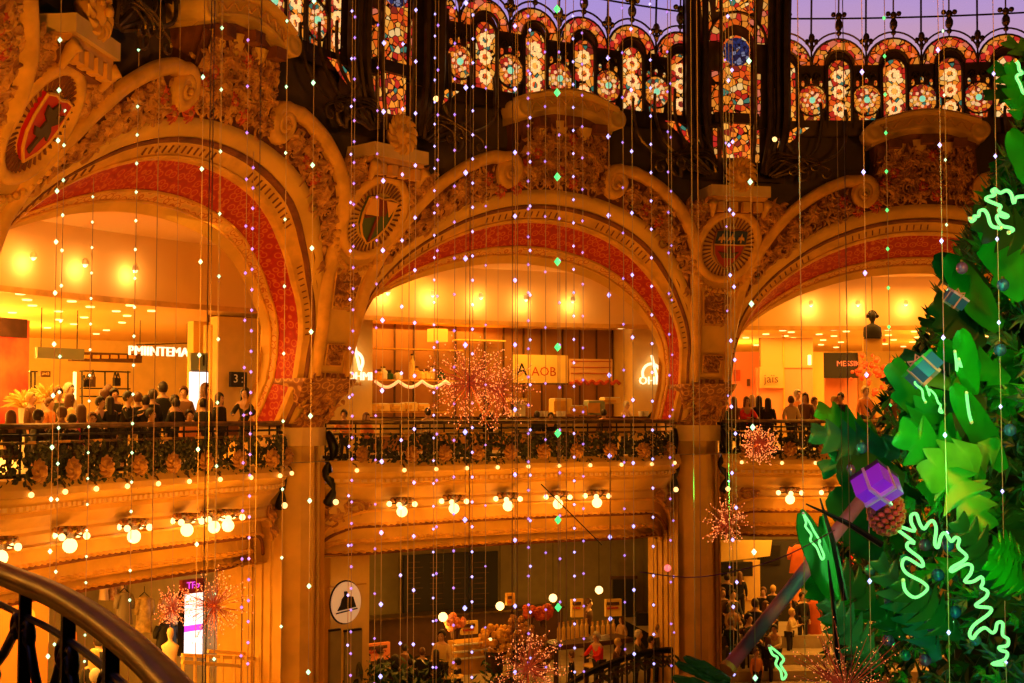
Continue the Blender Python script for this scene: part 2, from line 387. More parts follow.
# red soffit in three strips between the front and the back edge of the arch
def soffit_rows(t0, t1, n=6):
    rows = []
    for k in range(n+1):
        t = t0+(t1-t0)*k/n; row = []
        for b, z in IN:
            zz = 2.9+(z-2.9)*(1-(.27*t)) if z > 2.9 else z
            bb = b*(1-.035*t*(1 if z > 2.9 else .6))
            row.append(surf(bb, z, .42+1.1*t)+V(0, 0, zz-z))
        rows.append(row)
    return rows
MB().grid(soffit_rows(0, .56)).build('red_soffit', M['red'], arch0)
MB().grid(soffit_rows(.56, .76)).build('soffit_border', M['scroll'], arch0)
g = MB().grid(soffit_rows(.76, 1.0)); rr = soffit_rows(1.0, 1.0, 1)[0]
g.grid([rr, [surf(b*.96, z, 1.5)+V(0, 0, (z-2.9)*(-.27)+.6 if z > 2.9 else 0) for b, z in IN]])
g.build('soffit_edge', M['stone'], arch0)
for t_ in (.56, .76):
    q = soffit_rows(t_, t_, 1)[0]; MB().tube([p+V(0, 0, -.02) for p in q], .035, 5).build('soffit_bead', M['band'], arch0)
strip([(0, .12), (0, 0), (.03, -.08), (.08, -.08), (.10, -.03), (.32, -.03)], 'gilded_strip', M['band'], arch0)
strip([(.32, -.03), (.33, -.1), (.37, -.12), (.41, -.1), (.42, -.05)], 'dark_groove', M['relief'], arch0)
strip([(.42, -.05), (.44, -.09), (.60, -.09), (.76, -.06), (.78, 0)], 'plain_archivolt', M['stone'], arch0, True)
# small strokes pressed into the strip
mb = MB()
for i in range(4, len(IN)-4):
    for q in (0, .5):
        p = (IN[i][0]*(1-q)+IN[i+1][0]*q, IN[i][1]*(1-q)+IN[i+1][1]*q); n_ = INN[i]; wv = arch_w(p)
        a = surf(p[0]+n_[0]*.14*wv/BM, p[1]+n_[1]*.14*wv, .25); b_ = surf(p[0]+n_[0]*.27*wv/BM, p[1]+n_[1]*.27*wv, .19)
        if i % 9 < 6: mb.tube([a, b_], .022, 4, False)
mb.build('strip_ornament', M['relief'], arch0)
# ground of the relief field: columns from the arch up to the gilded band
mb = MB(); NB = 96; NZ = 26
def z_lo(b):
    a = abs(b)
    if a >= .456: return 2.3
    return 2.9+4.28*math.sqrt(max(0, 1-(a/.457)**2))
def z_hi(b):
    a = abs(b)
    return 8.85 if a < .135 else band_z(b)+(.0) if a > .2 else 7.95
rows = []
for i in range(NB+1):
    b = -.463+.926*i/NB; lo, hi = z_lo(b), z_hi(b); row = []
    for j in range(NZ+1):
        z = lo+(hi-lo)*j/NZ
        row.append(surf(b, z, .02-.05*noise.noise(Vector((b*40, z*3.2, 0)))))
    rows.append(row)
mb.grid(rows).build('relief_ground', M['relief'], arch0)
rnd = random.Random(3); lf = MB(); sc_ = lf; cnt = 0; used = []
tries = 0
while cnt < 74 and tries < 6000:
    tries += 1
    b = rnd.uniform(-.45, .45); z = rnd.uniform(2.6, 8.6)
    if not in_field(b, z) or any(math.hypot((b-u)*BM, z-v) < .36 for u, v in used): continue
    used.append((b, z)); cnt += 1
    if not in_field(b*1.04, z): continue
    if z > 5.2 and rnd.random() < .22:
        fl = MB()
        for k in range(8): leaf_shape(fl, (b, z), k*pi/4, .2, .055, .08)
        fl.build('painted_flower', M['flower'], arch0)
        lf.ball(surf(b, z, -.08), .07, 6, 4)
    else:
        spiral(sc_, (b, z), rnd.uniform(.15, .24) if z > 4.5 else .12, rnd.choice((-1, 1)), a0=rnd.uniform(0, 6))
cnt = 0
while cnt < 900:
    b = rnd.uniform(-.452, .452); z = rnd.uniform(2.5, 8.8)
    if not in_field(b, z): continue
    near = min(used, key=lambda u: math.hypot((b-u[0])*BM, z-u[1]))
    an = math.atan2(z-near[1], (b-near[0])*BM)+rnd.uniform(.5, 1.3)
    L = rnd.uniform(.16, .32) if z > 4.5 else .14
    if not in_field(b+L*cos(an)/BM, z+L*sin(an)): cnt += .2; continue
    leaf_shape(lf, (b, z), an, L, L*.26, rnd.uniform(.05, .13)); cnt += 1
lf.build('acanthus_leaves', M['leaf'], arch0); 
for s_ in (-1, 1):
    pth = band_path(s_)
    sweep_face(pth, lambda t: .33*(1 if t < .5 else max(.17, 1-(t-.5)*1.75)) if t > .12 else .16+.17*t/.12, lambda t: .22 if t < .55 else .2, .02, 8, flipn=(s_ < 0)).build('scroll_band', M['band'], arch0, smooth=True)
    o, X, Y, N = frame(s_*VOL[0], VOL[1]); mb = MB()
    mx = Matrix(((X.x, Y.x, N.x, 0), (X.y, Y.y, N.y, 0), (X.z, Y.z, N.z, 0), (0, 0, 0, 1)))
    mb.lathe([(.35, -.05), (.35, .06), (.25, .1), (.17, .12), (.001, .13)], o, 20, mx)
    mb.ball(o+N*.2, .07, 8, 5, mtx=mx)
    mb.build('volute', M['band'], arch0, smooth=True)
# the crowning console
mb = MB(); rows = []
def con(b, z, off): return P(b, 17.12+off-(z-7.6)*.2, z)
for z, hw, of in [(7.65, .16, .25), (7.9, .145, .10), (8.15, .135, .02), (8.5, .128, -.05), (8.85, .130, -.12), (9.15, .134, -.18)]:
    row = [con(-hw, z, .9)]+[con(-hw+2*hw*i/16, z, of-.18*cos(pi*(i/16-.5))) for i in range(17)]+[con(hw, z, .9)]
    rows.append(row)
mb.grid(rows).build('console_body', M['attic'] if False else M['relief'], arch0)
cl = MB()
for k in range(230):
    b = rnd.uniform(-.112, .112); z = rnd.uniform(7.75, 8.72); q = con(b, z, -.02-.18*cos(pi*(b/.24)))
    fr = (q, (P(b+.01, 17, z)-P(b-.01, 17, z)).normalized(), Vector((0, 0, 1)), (P(b, 16, z)-P(b, 17, z)).normalized())
    leaf_shape(cl, None, rnd.uniform(0, 6.28), rnd.uniform(.14, .26), .06, .09, fr=fr)
cl.build('console_leaves', M['leaf'], arch0)
def crown_z(u): return 9.55+.38*cos(u*pi/2)-.38
mb = MB()
rows = []
NU = 24
for i in range(NU+1):
    u = -1+2*i/NU; b = u*.140; dz = .26*cos(u*pi/2)
    rows.append([con(b, z+dz, of-.2*cos(u*pi/2)) for z, of in [(8.86, .9), (8.86, -.1), (8.96, -.2), (9.02, -.32), (9.08, -.34), (9.10, -.26), (9.34, -.28), (9.36, -.4), (9.46, -.45), (9.52, -.38), (9.52, .9)]])
mb.grid(rows); mb.f.append(tuple(range(11))); mb.f.append(tuple(range(NU*11+10, NU*11-1, -1)))
mb.build('console_cornice', M['stone'], arch0)
mb = MB(); pts = []
for i in range(81):
    u = -.82+1.64*i/80; pts.append(con(u*.140, 9.21+.26*cos(u*pi/2)+.07*sin(i*.55), -.33-.2*cos(u*pi/2)))
mb.tube(pts, .022, 5)
mb.build('wave_ornament', M['band'], arch0)
for s_ in (-1, 1):
    mb = MB(); q = con(s_*.138, 9.2, -.3); T = (P(.001, 17, 9)-P(0, 17, 9)).normalized()
    N = (P(s_*.138, 16, 9)-P(s_*.138, 17, 9)).normalized(); X = (P(s_*.138+.01, 17, 9)-P(s_*.138-.01, 17, 9)).normalized()
    mx = Matrix(((X.x, 0, N.x, 0), (X.y, 0, N.y, 0), (X.z, 1, N.z, 0), (0, 0, 0, 1)))
    mb.lathe([(.26, -.6), (.26, .12), (.2, .16), (.17, .12), (.1, .17), (.001, .17)], q, 18, mx)
    mb.build('console_scroll', M['stone'], arch0, smooth=True)
for k in (-1, 0, 1):
    dz = .22*cos(k*.62*pi/2)
    q = con(k*.085, 8.74+dz, -.36-.16*cos(k)); a = -(THM+k*.085*D)
    MB().box(q, (.34, .3, .24), a).build('dentil', M['relief'], arch0)
    mb = MB(); lat = []
    for j in range(7):
        t = j/6; lat.append((.26*(1-t)**.5+.03, -.42*t))
    mb.lathe(lat, con((-.075, -.015, .055)[k+1], 8.78+dz, -.12), 10); mb.build('drapery_swag', M['stone'], arch0, smooth=True)
# copies for the neighbouring bays
lab = {-2: 'gilded arch at the far left edge beyond the red griffin shield', -1: 'large gilded arch with red soffit over the left balcony', 0: 'gilded arch with red soffit over the middle balcony and kitchen stall', 1: 'gilded arch with red soffit at right, partly behind the tree'}
arch0['label'] = lab[0]; arch0['group'] = 'arches round the hall'
for n in (-2, -1, 1): dup(arch0, rotbay(n), lab[n])

# ------------------------------------------------------------------ piers
def pier_thing():
    t = thing('stone_pier', 'x', 'pier', P(.5, 20.2, -6.8), -(THM+.5*D), 'piers between the arches')
    # plain shaft with pilaster faces
    def ring(z, pts): return [P(.5+b, r, z) for b, r in pts]
    prof = [(-.056, 22.5), (-.056, 20.45), (-.050, 20.3), (-.046, 20.3), (-.016, 19.92), (-.012, 19.92), (.012, 19.92), (.016, 19.92), (.046, 20.3), (.050, 20.3), (.056, 20.45), (.056, 22.5)]
    MB().grid([ring(z, prof) for z in (-6.8, -6.5, -2, .75)]).build('shaft', M['stone'], t)
    for s_ in (-1, 1):
        MB().tube([P(.5+s_*.049, 20.25, z) for z in (-6.5, .7)], .05, 6).build('edge_bead', M['stone_pale'], t)
    pb = [(-.06, 21.6), (-.06, 20.4), (-.05, 20.2), (-.02, 19.85), (.02, 19.85), (.05, 20.2), (.06, 20.4), (.06, 21.6)]
    MB().grid([ring(z, pb) for z in (-6.8, -6.3, -6.2)]+[ring(-6.1, [(b*.95, r+.05) for b, r in pb])]).build('plinth', M['stone_pale'], t)
    return t
pier = pier_thing()
# cap: blocks and a mosaic-covered throat that widens up to the vault
rows = []
for z, hw, r0 in [(.62, .054, 20.1), (.64, .058, 19.82), (1.10, .058, 19.82), (1.12, .045, 19.9)]:
    rows.append([P(.5+b, r, z) for b, r in [(-hw, 21.2), (-hw, r0+.5), (-hw*.95, r0+.25), (-hw*.35, r0), (hw*.35, r0), (hw*.95, r0+.25), (hw, r0+.5), (hw, 21.2)]])
MB().grid(rows).build('cap_block', M['stone_pale'], pier)
rows = []
for z, hw, of in [(1.10, .040, .1), (1.5, .047, .08), (1.9, .058, 0), (2.2, .068, -.05), (2.3, .068, -.12)]:
    rows.append([surf(.5-hw-.004, z, 1.6), surf(.5-hw, z, of+.3)]+[surf(.5-hw+2*hw*i/8, z, of-.15*sin(pi*i/8)) for i in range(9)]+[surf(.5+hw, z, of+.3), surf(.5+hw+.004, z, 1.6)])
MB().grid(rows).build('mosaic_throat', M['mosaic'], pier)
mb = MB()
for k in range(110):
    z = rnd.uniform(1.25, 2.15); hw = interp(z, [1.18, 1.9, 2.2], [.04, .056, .066]); b = rnd.uniform(-hw, hw)*.95
    leaf_shape(mb, (.5+b, z), rnd.uniform(0, 6.28), .16, .05, .06, base=-.1)
mb.build('throat_leaves', M['leaf'], pier)
# upper face of the pier between two arches
rows = []
for i in range(30):
    z = 2.3+(5.35-2.3)*i/29; hw = .5-interp(z, [2.3, 4.4, 5.4], [.455, .442, .43])
    rows.append([surf(.5-hw, z, .1)]+[surf(.5-hw+2*hw*j/6, z, -.04) for j in range(7)]+[surf(.5+hw, z, .1)])
MB().grid(rows).build('pier_face', M['stone'], pier)
def panel(poly, name, lv, n_, seed):
    r_ = random.Random(seed); mb = MB(); lf_ = MB()
    o, X, Y, N = frame(.5, sum(p[1] for p in poly)/len(poly), -.05); zc = sum(p[1] for p in poly)/len(poly)
    sl = 1/max(.2, Y.z)
    pl = [(x, (y-zc)*sl) for x, y in poly]
    mb.plate((o, X, Y, N), pl, -.05, .03); q = mb.build(name, M['mosaic'], pier)
    x0, x1 = min(p[0] for p in pl), max(p[0] for p in pl); y0, y1 = min(p[1] for p in pl), max(p[1] for p in pl)
    for k in range(n_):
        x = r_.uniform(x0, x1)*.8; y = r_.uniform(y0*.85, y1*.8); f_ = interp(y, [y0, y1], [lv, 1]); 
        leaf_shape(lf_, None, r_.uniform(0, 6.28), .15, .045, .06, fr=(o+X*(x*f_)+Y*y+N*.03, X, Y, N))
    lf_.build('relief_leaves', M['leaf'], q)
    fm = MB(); cn = [o+X*a+Y*b+N*.04 for a, b in pl]; fm.tube(cn+[cn[0]], .028, 4, False); fm.build('panel_frame', M['band'], q)
panel([(-.32, 3.98), (.32, 3.98), (.46, 5.12), (-.46, 5.12)], 'carved_panel', .7, 60, 1)
panel([(-.26, 2.62), (.26, 2.62), (.28, 3.14), (-.28, 3.14)], 'small_carved_panel', .95, 22, 2)
for k in (-1, 0, 1): 
    o, X, Y, N = frame(.5+k*.035, 2.36, -.08); MB().plate((o, X, Y, N), [(-.16, -.08), (.16, -.08), (.16, .08), (-.16, .08)], 0, .05).build('neck_tile', M['mosaic'], pier)
# spandrel around the medallion
rows = []
for i in range(26):
    z = 5.3+(7.25-5.3)*i/25; hw = .5-interp(z, [5.3, 6.25, 6.95, 7.25], [.434, .40, .355, .36])
    rows.append([surf(.5-hw+2*hw*j/24, z, .04-.05*noise.noise(Vector((j*.7, z*4, 3)))) for j in range(25)])
MB().grid(rows).build('spandrel_ground', M['relief'], pier)
mb = MB(); k = 0
while k < 210:
    z = rnd.uniform(5.45, 7.2); hw = .485-interp(z, [5.3, 6.25, 6.95], [.434, .40, .355]); b = rnd.uniform(-hw, hw)
    if (b*BM/1.02)**2+((z-6.13)/1.1)**2 < 1: continue
    leaf_shape(mb, (.5+b, z), rnd.uniform(0, 6.28), rnd.uniform(.16, .3), .06, .1); k += 1
for s_ in (-1, 1): spiral(mb, (.5+s_*.088, 5.62), .2, s_, th=.05); spiral(mb, (.5+s_*.105, 7.0), .26, s_, th=.06)
mb.build('spandrel_leaves', M['leaf'], pier)
# garland hanging under the medallion
mb = MB()
for i in range(17):
    a = pi*(1.12+.76*i/16); mb.ball(surf(.5+1.05*cos(a)/BM, 6.13+1.2*sin(a), -.16), .075, 6, 4)
mb.build('bead_swag', M['band'], pier)
# entablature block with dentils, mask and iron scrolls
def blk(z0, z1, hw, r0, r1=18.2, n=1):
    o = P(.5, 0, 0); m_ = MB()
    N = (P(.5, 1, 0)).normalized(); X = Vector((N.y, -N.x, 0))
    vs_ = [N*r+X*x+V(0, 0, z) for z in (z0, z1) for r in (r0, r1) for x in (-hw, hw)]
    return m_.add(vs_, [(0, 1, 3, 2), (4, 6, 7, 5), (0, 4, 5, 1), (2, 3, 7, 6), (0, 2, 6, 4), (1, 5, 7, 3)])
blk(7.38, 7.68, .86, 16.55).build('block_slab', M['stone_pale'], pier)
blk(7.26, 7.38, .80, 16.65).build('block_fillet', M['band'], pier)
blk(6.95, 7.26, .70, 16.8).build('block_frieze', M['relief'], pier)
N_ = P(.5, 1, 0).normalized(); X_ = Vector((N_.y, -N_.x, 0))
for k in range(4):
    MB().box(N_*16.7+X_*(-.54+.36*k)+V(0, 0, 7.1), (.2, .2, .26), math.atan2(X_.y, X_.x)).build('block_dentil', M['band'], pier)
for s_ in (-1, 1):
    mb = MB(); pts = [N_*(16.55+.1*i)+X_*s_*(.80-.02*i)+V(0, 0, 7.2-.1*i+.05*sin(i*1.5)) for i in range(4)]
    mb.tube(pts, [.13, .12, .09, .05], 7); mb.build('block_bracket', M['band'], pier, smooth=True)
mk = MB(); o = N_*16.7+V(0, 0, 7.98)
mk.ball(o, .30, 10, 7, (1, .9, 1.1))
frm = (o, X_, Vector((0, 0, 1)), -N_)
for k in range(14):
    a = 2*pi*k/14; leaf_shape(mk, None, a, .3, .09, .08, fr=(o+X_*.2*cos(a)+V(0, 0, .24*sin(a))-N_*.14, X_, Vector((0, 0, 1)), -N_))
mk.ball(o-N_*.30+V(0, 0, -.03), .09, 6, 4)
for s_ in (-1, 1): mk.ball(o-N_*.25+X_*.13*s_+V(0, 0, .09), .06, 6, 4)
mk.build('carved_mask', M['band'], pier, smooth=True)
plab = {-2: 'stone pier at the far left under the red griffin shield', -1: 'stone pier between the left and the middle balcony', 0: 'stone pier between the middle and the right balcony', 1: 'stone pier at the far right behind the tree'}
pier['label'] = plab[0]
for n in (-2, -1, 1): dup(pier, rotbay(n), plab[n])

# ------------------------------------------------------------------ crest medallions
def crest(n, label, kind):
    bb = n+.5-(.012 if n == -2 else .004); o, X, Y, N = frame(bb, 6.15, 0)
    t = thing('crest_medallion', label, 'crest', o, -(THM+bb*D), 'crests above the piers')
    def ell(a, b, k=28): return [(a*cos(2*pi*i/k), b*sin(2*pi*i/k)) for i in range(k)]
    mb = MB()
    def cyl(a, b, d, th, k=32, m=8):
        rows = []
        for i in range(k):
            c_, s_ = cos(2*pi*i/k), sin(2*pi*i/k); row = []
            for j in range(m):
                q = 2*pi*j/m; row.append(o+X*((a+th*cos(q))*c_)+Y*((b+th*cos(q))*s_)+N*(d+th*.8*sin(q)))
            rows.append(row)
        rows.append(rows[0]); return rows
    mb.grid(cyl(.86, 1.02, .06, .13), closed=True); mb.build('oval_rim', M['band'], t, smooth=True)
    MB().plate((o, X, Y, N), ell(.82, .98), -.1, .05).build('medallion_ground', M['stone'], t)
    mb = MB()
    for i in range(40):
        a = 2*pi*i/40; mb.tube([o+X*.5*cos(a)+Y*.62*sin(a)+N*.07, o+X*.76*cos(a)+Y*.92*sin(a)+N*.07], [.02, .035], 4)
    mb.build('ray_ring', M['relief'], t)
    sh = [(-.44, .5), (-.2, .54), (0, .5), (.2, .54), (.44, .5), (.46, .1), (.4, -.2), (.24, -.46), (0, -.66), (-.24, -.46), (-.4, -.2), (-.46, .1)]
    cr = {'griffin': (.5, .01, .012), 'quarter': (.05, .09, .03), 'ship': (.35, .02, .012)}[kind]
    s_ = MB().plate((o, X, Y, N), sh, .05, .16).build('shield', mat('shield_%s' % kind, cr, .4), t)
    cn = [o+X*x+Y*y+N*.16 for x, y in sh]; MB().tube(cn+[cn[0]], .03, 5, False).build('shield_edge', M['goldm'] if kind == 'ship' else M['band'], s_)
    def pl(poly, m, d0=.16, d1=.2, nm='charge'): MB().plate((o, X, Y, N), poly, d0, d1).build(nm, m, s_)
    if kind == 'griffin':
        body = [(-.12, -.45), (-.02, -.5), (.02, -.3), (.1, -.12), (.25, -.2), (.2, -.02), (.12, .05), (.3, .15), (.34, .3), (.2, .26), (.12, .2), (.1, .38), (.0, .44), (-.06, .36), (-.12, .3), (-.28, .34), (-.22, .18), (-.08, .1), (-.12, -.05), (-.3, -.05), (-.2, -.18), (-.06, -.2)]
        pl(body, mat('griffin_black', (.05, .03, .01), .5), nm='griffin')
    elif kind == 'quarter':
        dr = mat('crest_dark_red', (.16, .01, .012), .4); gb = mat('crest_gold', (.85, .42, .1), .4)
        pl([(-.42, .08), (-.42, .49), (-.2, .52), (.0, .08)], gb); pl([(-.2, .52), (.0, .49), (.2, .52), (.2, .1), (0, .08)], dr)
        pl([(-.42, .06), (-.1, .06), (-.38, -.02)], dr); pl([(.05, .5), (.43, .49), (.3, .1)], gb, .2, .23); pl([(-.04, .06), (.05, .06), (.03, -.6), (-.02, -.6)], dr)
    else:
        bl = mat('crest_blue', (.02, .04, .13), .4); gb = mat('crest_gilt', (.8, .42, .1), .35, .4)
        pl([(-.44, .5), (-.2, .54), (0, .5), (.2, .54), (.44, .5), (.455, .12), (-.455, .12)], bl)
        for k in (-.28, 0, .28):
            pl([(k-.02, .17), (k+.02, .17), (k+.02, .28), (k+.1, .24), (k+.08, .34), (k+.03, .35), (k, .46), (k-.03, .35), (k-.08, .34), (k-.1, .24), (k-.02, .28)], gb, .2, .23, 'lily')
        pl([(-.46, .09), (.46, .09), (.455, .13), (-.455, .13)], gb, .16, .22, 'divider')
        pl([(-.3, -.12), (-.16, -.3), (.16, -.3), (.3, -.12), (.1, -.16), (.06, .03), (-.02, .05), (-.04, -.16)], mat('crest_ship', (.1, .05, .02), .5), nm='ship')
    return t
crest(-2, 'oval crest with black griffin on a red shield, top left', 'griffin')
crest(-1, 'oval crest with a red, gold and dark green shield over the left pier', 'quarter')
crest(0, 'oval crest with blue band of lilies above a red field', 'ship')

# ------------------------------------------------------------------ attic wall and dome windows
mb = MB(); rows = []
for i in range(150):
    b = -2.6+4.4*i/149; rows.append([P(b, 17.7, 6.9), P(b, 17.55, 7.6), P(b, 17.3, 8.3), P(b, 17.4, 9.35), P(b, 17.0, 9.4)])
struct('trim_1', mb.grid(rows), M['attic'])
def lob(b):
    u = (b+.5) % 1-.5; return 16.98+1.6*u*u
def G(b, z, off=0): return P(b, lob(b)+off+(0 if z < 12.4 else -(z-12.4)*.12), z+.12)
win0 = thing('stained_glass_gallery', 'x', 'window', P(0, 16.4, 9.4), -THM, 'stained glass galleries under the dome')
cs = [-.357, -.214, -.0715, .0715, .214, .357]
def arc_pts(c, z, r, a0=0, a1=pi, n=14, off=0): return [G(c+r*cos(a0+(a1-a0)*i/n)/10.7, z+r*sin(a0+(a1-a0)*i/n), off) for i in range(n+1)]
ZS = 11.12
# backing wall with holes left out: built as posts, sill and lintel pieces
mb = MB()
for i in range(61):
    pass
rows = [[G(-.45+.9*i/60, z, .06) for i in range(61)] for z in (9.1, 9.52)]; mb.grid(rows)
rows = [[G(-.45+.9*i/60, 9.52, o_) for i in range(61)] for o_ in (.06, -.1)]; mb.grid(rows); mb.grid([[G(-.45+.9*i/60, z, -.1) for i in range(61)] for z in (9.52, 9.1)])
mb.build('sill', M['dark'], win0)
def flat(b0, b1, z0, z1, off, nb=3):
    return MB().grid([[G(b0+(b1-b0)*i/nb, z, off) for i in range(nb+1)] for z in (z0, z1)])
for k, c in enumerate(cs):
    hw = .031
    q = MB(); pts = [(c-hw, 9.52), (c+hw, 9.52), (c+hw, ZS-.15)]+[(c+hw*cos(a), ZS-.15+.32*sin(a)) for a in [pi*i/8 for i in range(1, 8)]]+[(c-hw, ZS-.15)]
    vs_ = [G(b, z, .0) for b, z in pts]; q.add(vs_, [tuple(range(len(vs_)))]); v2 = [G(b, z, .05) for b, z in pts]; q.add(v2, [tuple(range(len(v2)-1, -1, -1))])
    q.build('lancet_pane', GL[0] if k % 2 else GL[1], win0)
    # round flowers in the lancets
    fg = mat('pale_flower_glass_%d' % k, (.9, .6, .3), .4, emit=(1, .56, .22), es=.95)
    for zz in (9.85, 10.35, 10.8):
        fm = MB()
        for a in range(8): 
            p = G(c+.013*cos(a*pi/4), zz+.14*sin(a*pi/4), -.03); fm.ball(p, .062, 5, 3)
        fm.build('pane_flower', fg, win0)
    fr_ = MB(); e = [G(b, z, -.03) for b, z in pts]; fr_.tube(e+[e[0]], .035, 5, False); fr_.build('lancet_frame', M['dark'], win0)
    # arch band of coloured glass
    rows = [arc_pts(c, ZS, r_, off=-.02) for r_ in (.42, .72)]
    MB().grid(rows).build('arch_band', GLR, win0)
    jw = MB()
    for a in (25, 58, 90, 122, 155): jw.ball(G(c+.57*cos(R(a))/10.7, ZS+.57*sin(R(a)), -.05), .062, 6, 4)
    jw.build('arch_jewels', mat('jewel_glass_%d' % k, (.9, .5, .3), .3, emit=(1, .2, .06), es=.8), win0)
    mb = MB().tube(arc_pts(c, ZS, .75), .04, 5, False).tube(arc_pts(c, ZS, .40, off=-.06), .045, 5, False).tube(arc_pts(c, ZS+.1, .82, .35, pi-.35, off=-.05), .028, 5, False)
    mb.build('arch_moulding', M['brass'], win0)
    rows = [[G(c+r_*cos(a)/10.7, ZS+r_*sin(a), .07) for a in [pi*i/10 for i in range(11)]] for r_ in (.01, .44)]
    MB().grid(rows).build('arch_lining', M['dark'], win0)
pc = [-.4285]+[(cs[i]+cs[i+1])/2 for i in range(5)]+[.4285]
for k, c in enumerate(pc):
    cw = .03
    ba = MB().grid([[G(c-.046+.092*i/3, z, .035) for i in range(4)] for z in (9.5, 9.52, ZS+.1)]); ba.build('pillar_panel', M['dark'], win0)
    q = MB(); pts = [(c+.40*cos(a)/10.7, 10.12+.42*sin(a)) for a in [2*pi*i/16 for i in range(16)]]
    q.add([G(b, z, -.02) for b, z in pts], [tuple(range(16))]); 
    q.add([G(b, z, -.015) for b, z in [(c-.02, 9.56), (c+.02, 9.56), (c+.026, 9.9), (c-.026, 9.9)]], [(0, 1, 2, 3)])
    for a in (60, 90, 120): q.ball(G(c+.50*cos(R(a))/10.7, 10.12+.54*sin(R(a)), -.02), .06, 5, 4, (.8, .8, 1.6))
    q.build('roundel', GL[2], win0)
    q = MB().ball(G(c, 10.12, -.05), .09, 8, 5); q.build('roundel_eye', mat('teal_glass_%d' % k, (.3, .8, .6), .3, emit=(.25, .8, .5), es=.8), win0)
    q = MB()
    for a in range(8): q.ball(G(c+.2*cos(a*pi/4)/10.7, 10.12+.21*sin(a*pi/4), -.05), .05, 5, 3)
    q.build('roundel_petals', mat('rose_glass_%d' % k, (.9, .6, .4), .3, emit=(1, .5, .25), es=.8), win0)
    mb = MB()
    for s_ in (-1, 1): mb.tube([G(c+s_*.038, z, -.06) for z in (9.3, 10, 10.6, ZS)], .05, 6)
    mb.tube([G(c+.43*cos(a)/10.7, 10.12+.45*sin(a), -.04) for a in [2*pi*i/16 for i in range(17)]], .03, 5, False)
    for s_ in (-1, 1): spiral_p = [G(c+s_*(.05+.12*cos(a)*(1-t))/10.7+s_*.008, 10.78+.14*sin(a)*(1-t), -.05) for t, a in [(i/12, i*.7) for i in range(13)]]; mb.tube(spiral_p, .025, 4, False)
    mb.build('pillar', M['dark'], win0)
    mb = MB()   # finial on every pillar, mullion above
    mb.ball(G(c, ZS+.75, -.05), .1, 6, 5, (1, 1, 1.6)); mb.ball(G(c, ZS+.5, -.05), .07, 6, 4, (1, 1, 2))
    for s_ in (-1, 1): mb.ball(G(c+s_*.012, ZS+.66, -.05), .07, 6, 4, (1, 1, 1.3))
    mb.build('finial', M['brass'], win0)
    mb = MB().tube([G(c, z, -.02) for z in (ZS+.1, 12, 13, 14)], .03, 5); mb.build('mullion', M['dark'], win0)
for c in cs:
    mb = MB().tube([G(c, z, -.02) for z in (ZS+.72, 12.2, 13, 14)], .025, 5); mb.ball(G(c, 12.25, -.05), .12, 6, 5, (1, 1, 1.5)).ball(G(c, 12.5, -.05), .1, 6, 5, (1, 1, 1.2)).ball(G(c, 12.02, -.05), .08, 6, 5)
    for s_ in (-1, 1): mb.ball(G(c+s_*.014, 12.55, -.05), .08, 6, 4)
    mb.build('crowning_finial', M['brass'], win0)
for z in (12.45, 13.35, 14.0):
    MB().tube([G(-.45+.9*i/30, z, -.02) for i in range(31)], .028, 5).build('glazing_bar', M['dark'], win0)
# clear panes above the arches
rows = [[G(-.45+.9*i/40, ZS+.15, .05) if z is None else G(-.45+.9*i/40, z, .05) for i in range(41)] for z in (11.5, 12.4, 13.4, 14.4)]
MB().grid(rows).build('clear_panes', M['pane'], win0)
mb = MB()
for c in pc: 
    for s_ in (-1, 1):
        pass
# gold ribs that bend from the sill down to the blocks over the piers
for s_ in (-1, 1):
    for j, b0 in enumerate((.39, .33, .27, .205)):
        mb = MB(); p0 = G(s_*b0, 10.4-.2*j, -.25); p1 = G(s_*b0, 9.3, -.3); p2 = P(s_*(b0+.03), 16.6, 8.6); p3 = P(s_*(.43-.008*j), 16.6, 8.0-.02*j)
        mb.tube(smooth_path([p0, p1, p2, p3], 6), .045, 5); mb.build('bronze_rib', M['brass'], win0)
    for j, (b1, z1) in enumerate(((.36, 8.12), (.33, 8.2), (.30, 8.26), (.27, 8.05))):
        mb = MB(); pts = [P(s_*.43, 16.5, 8.15+.05*j), P(s_*(.40), 16.5, 8.38+.08*j), P(s_*(b1+.02), 16.5, z1+.28)]
        for i in range(14):
            t = i/13; a = pi*.5-1.8*pi*t*1.1; rr = .2*(1-t*.8); pts.append(P(s_*(b1-.2*0/11+(-rr*cos(a))/10.5), 16.5, z1+rr*sin(a)))
        mb.tube(smooth_path(pts[:3], 4)+pts[3:], .03, 5); mb.build('scroll_rib', M['brass'], win0)
    q = MB(); q.add([P(s_*b, r_, z) for b, r_, z in ((.385, 16.9, 8.75), (.345, 16.9, 9.05), (.30, 16.9, 9.42), (.335, 16.9, 9.42), (.375, 16.9, 9.15), (.40, 16.9, 8.95))], [(0, 1, 2, 3, 4, 5)])
    q.build('slanted_pane', GL[1], win0)
glab = {-2: 'row of stained glass lancets at the far left edge of the dome', -1: 'stained glass lancets half hidden behind the left arch crown', 0: 'row of arched stained glass lancets above the middle arch', 1: 'row of arched stained glass lancets above the right arch'}
win0['label'] = glab[0]
for n in (-2, -1, 1): dup(win0, rotbay(n), glab[n])
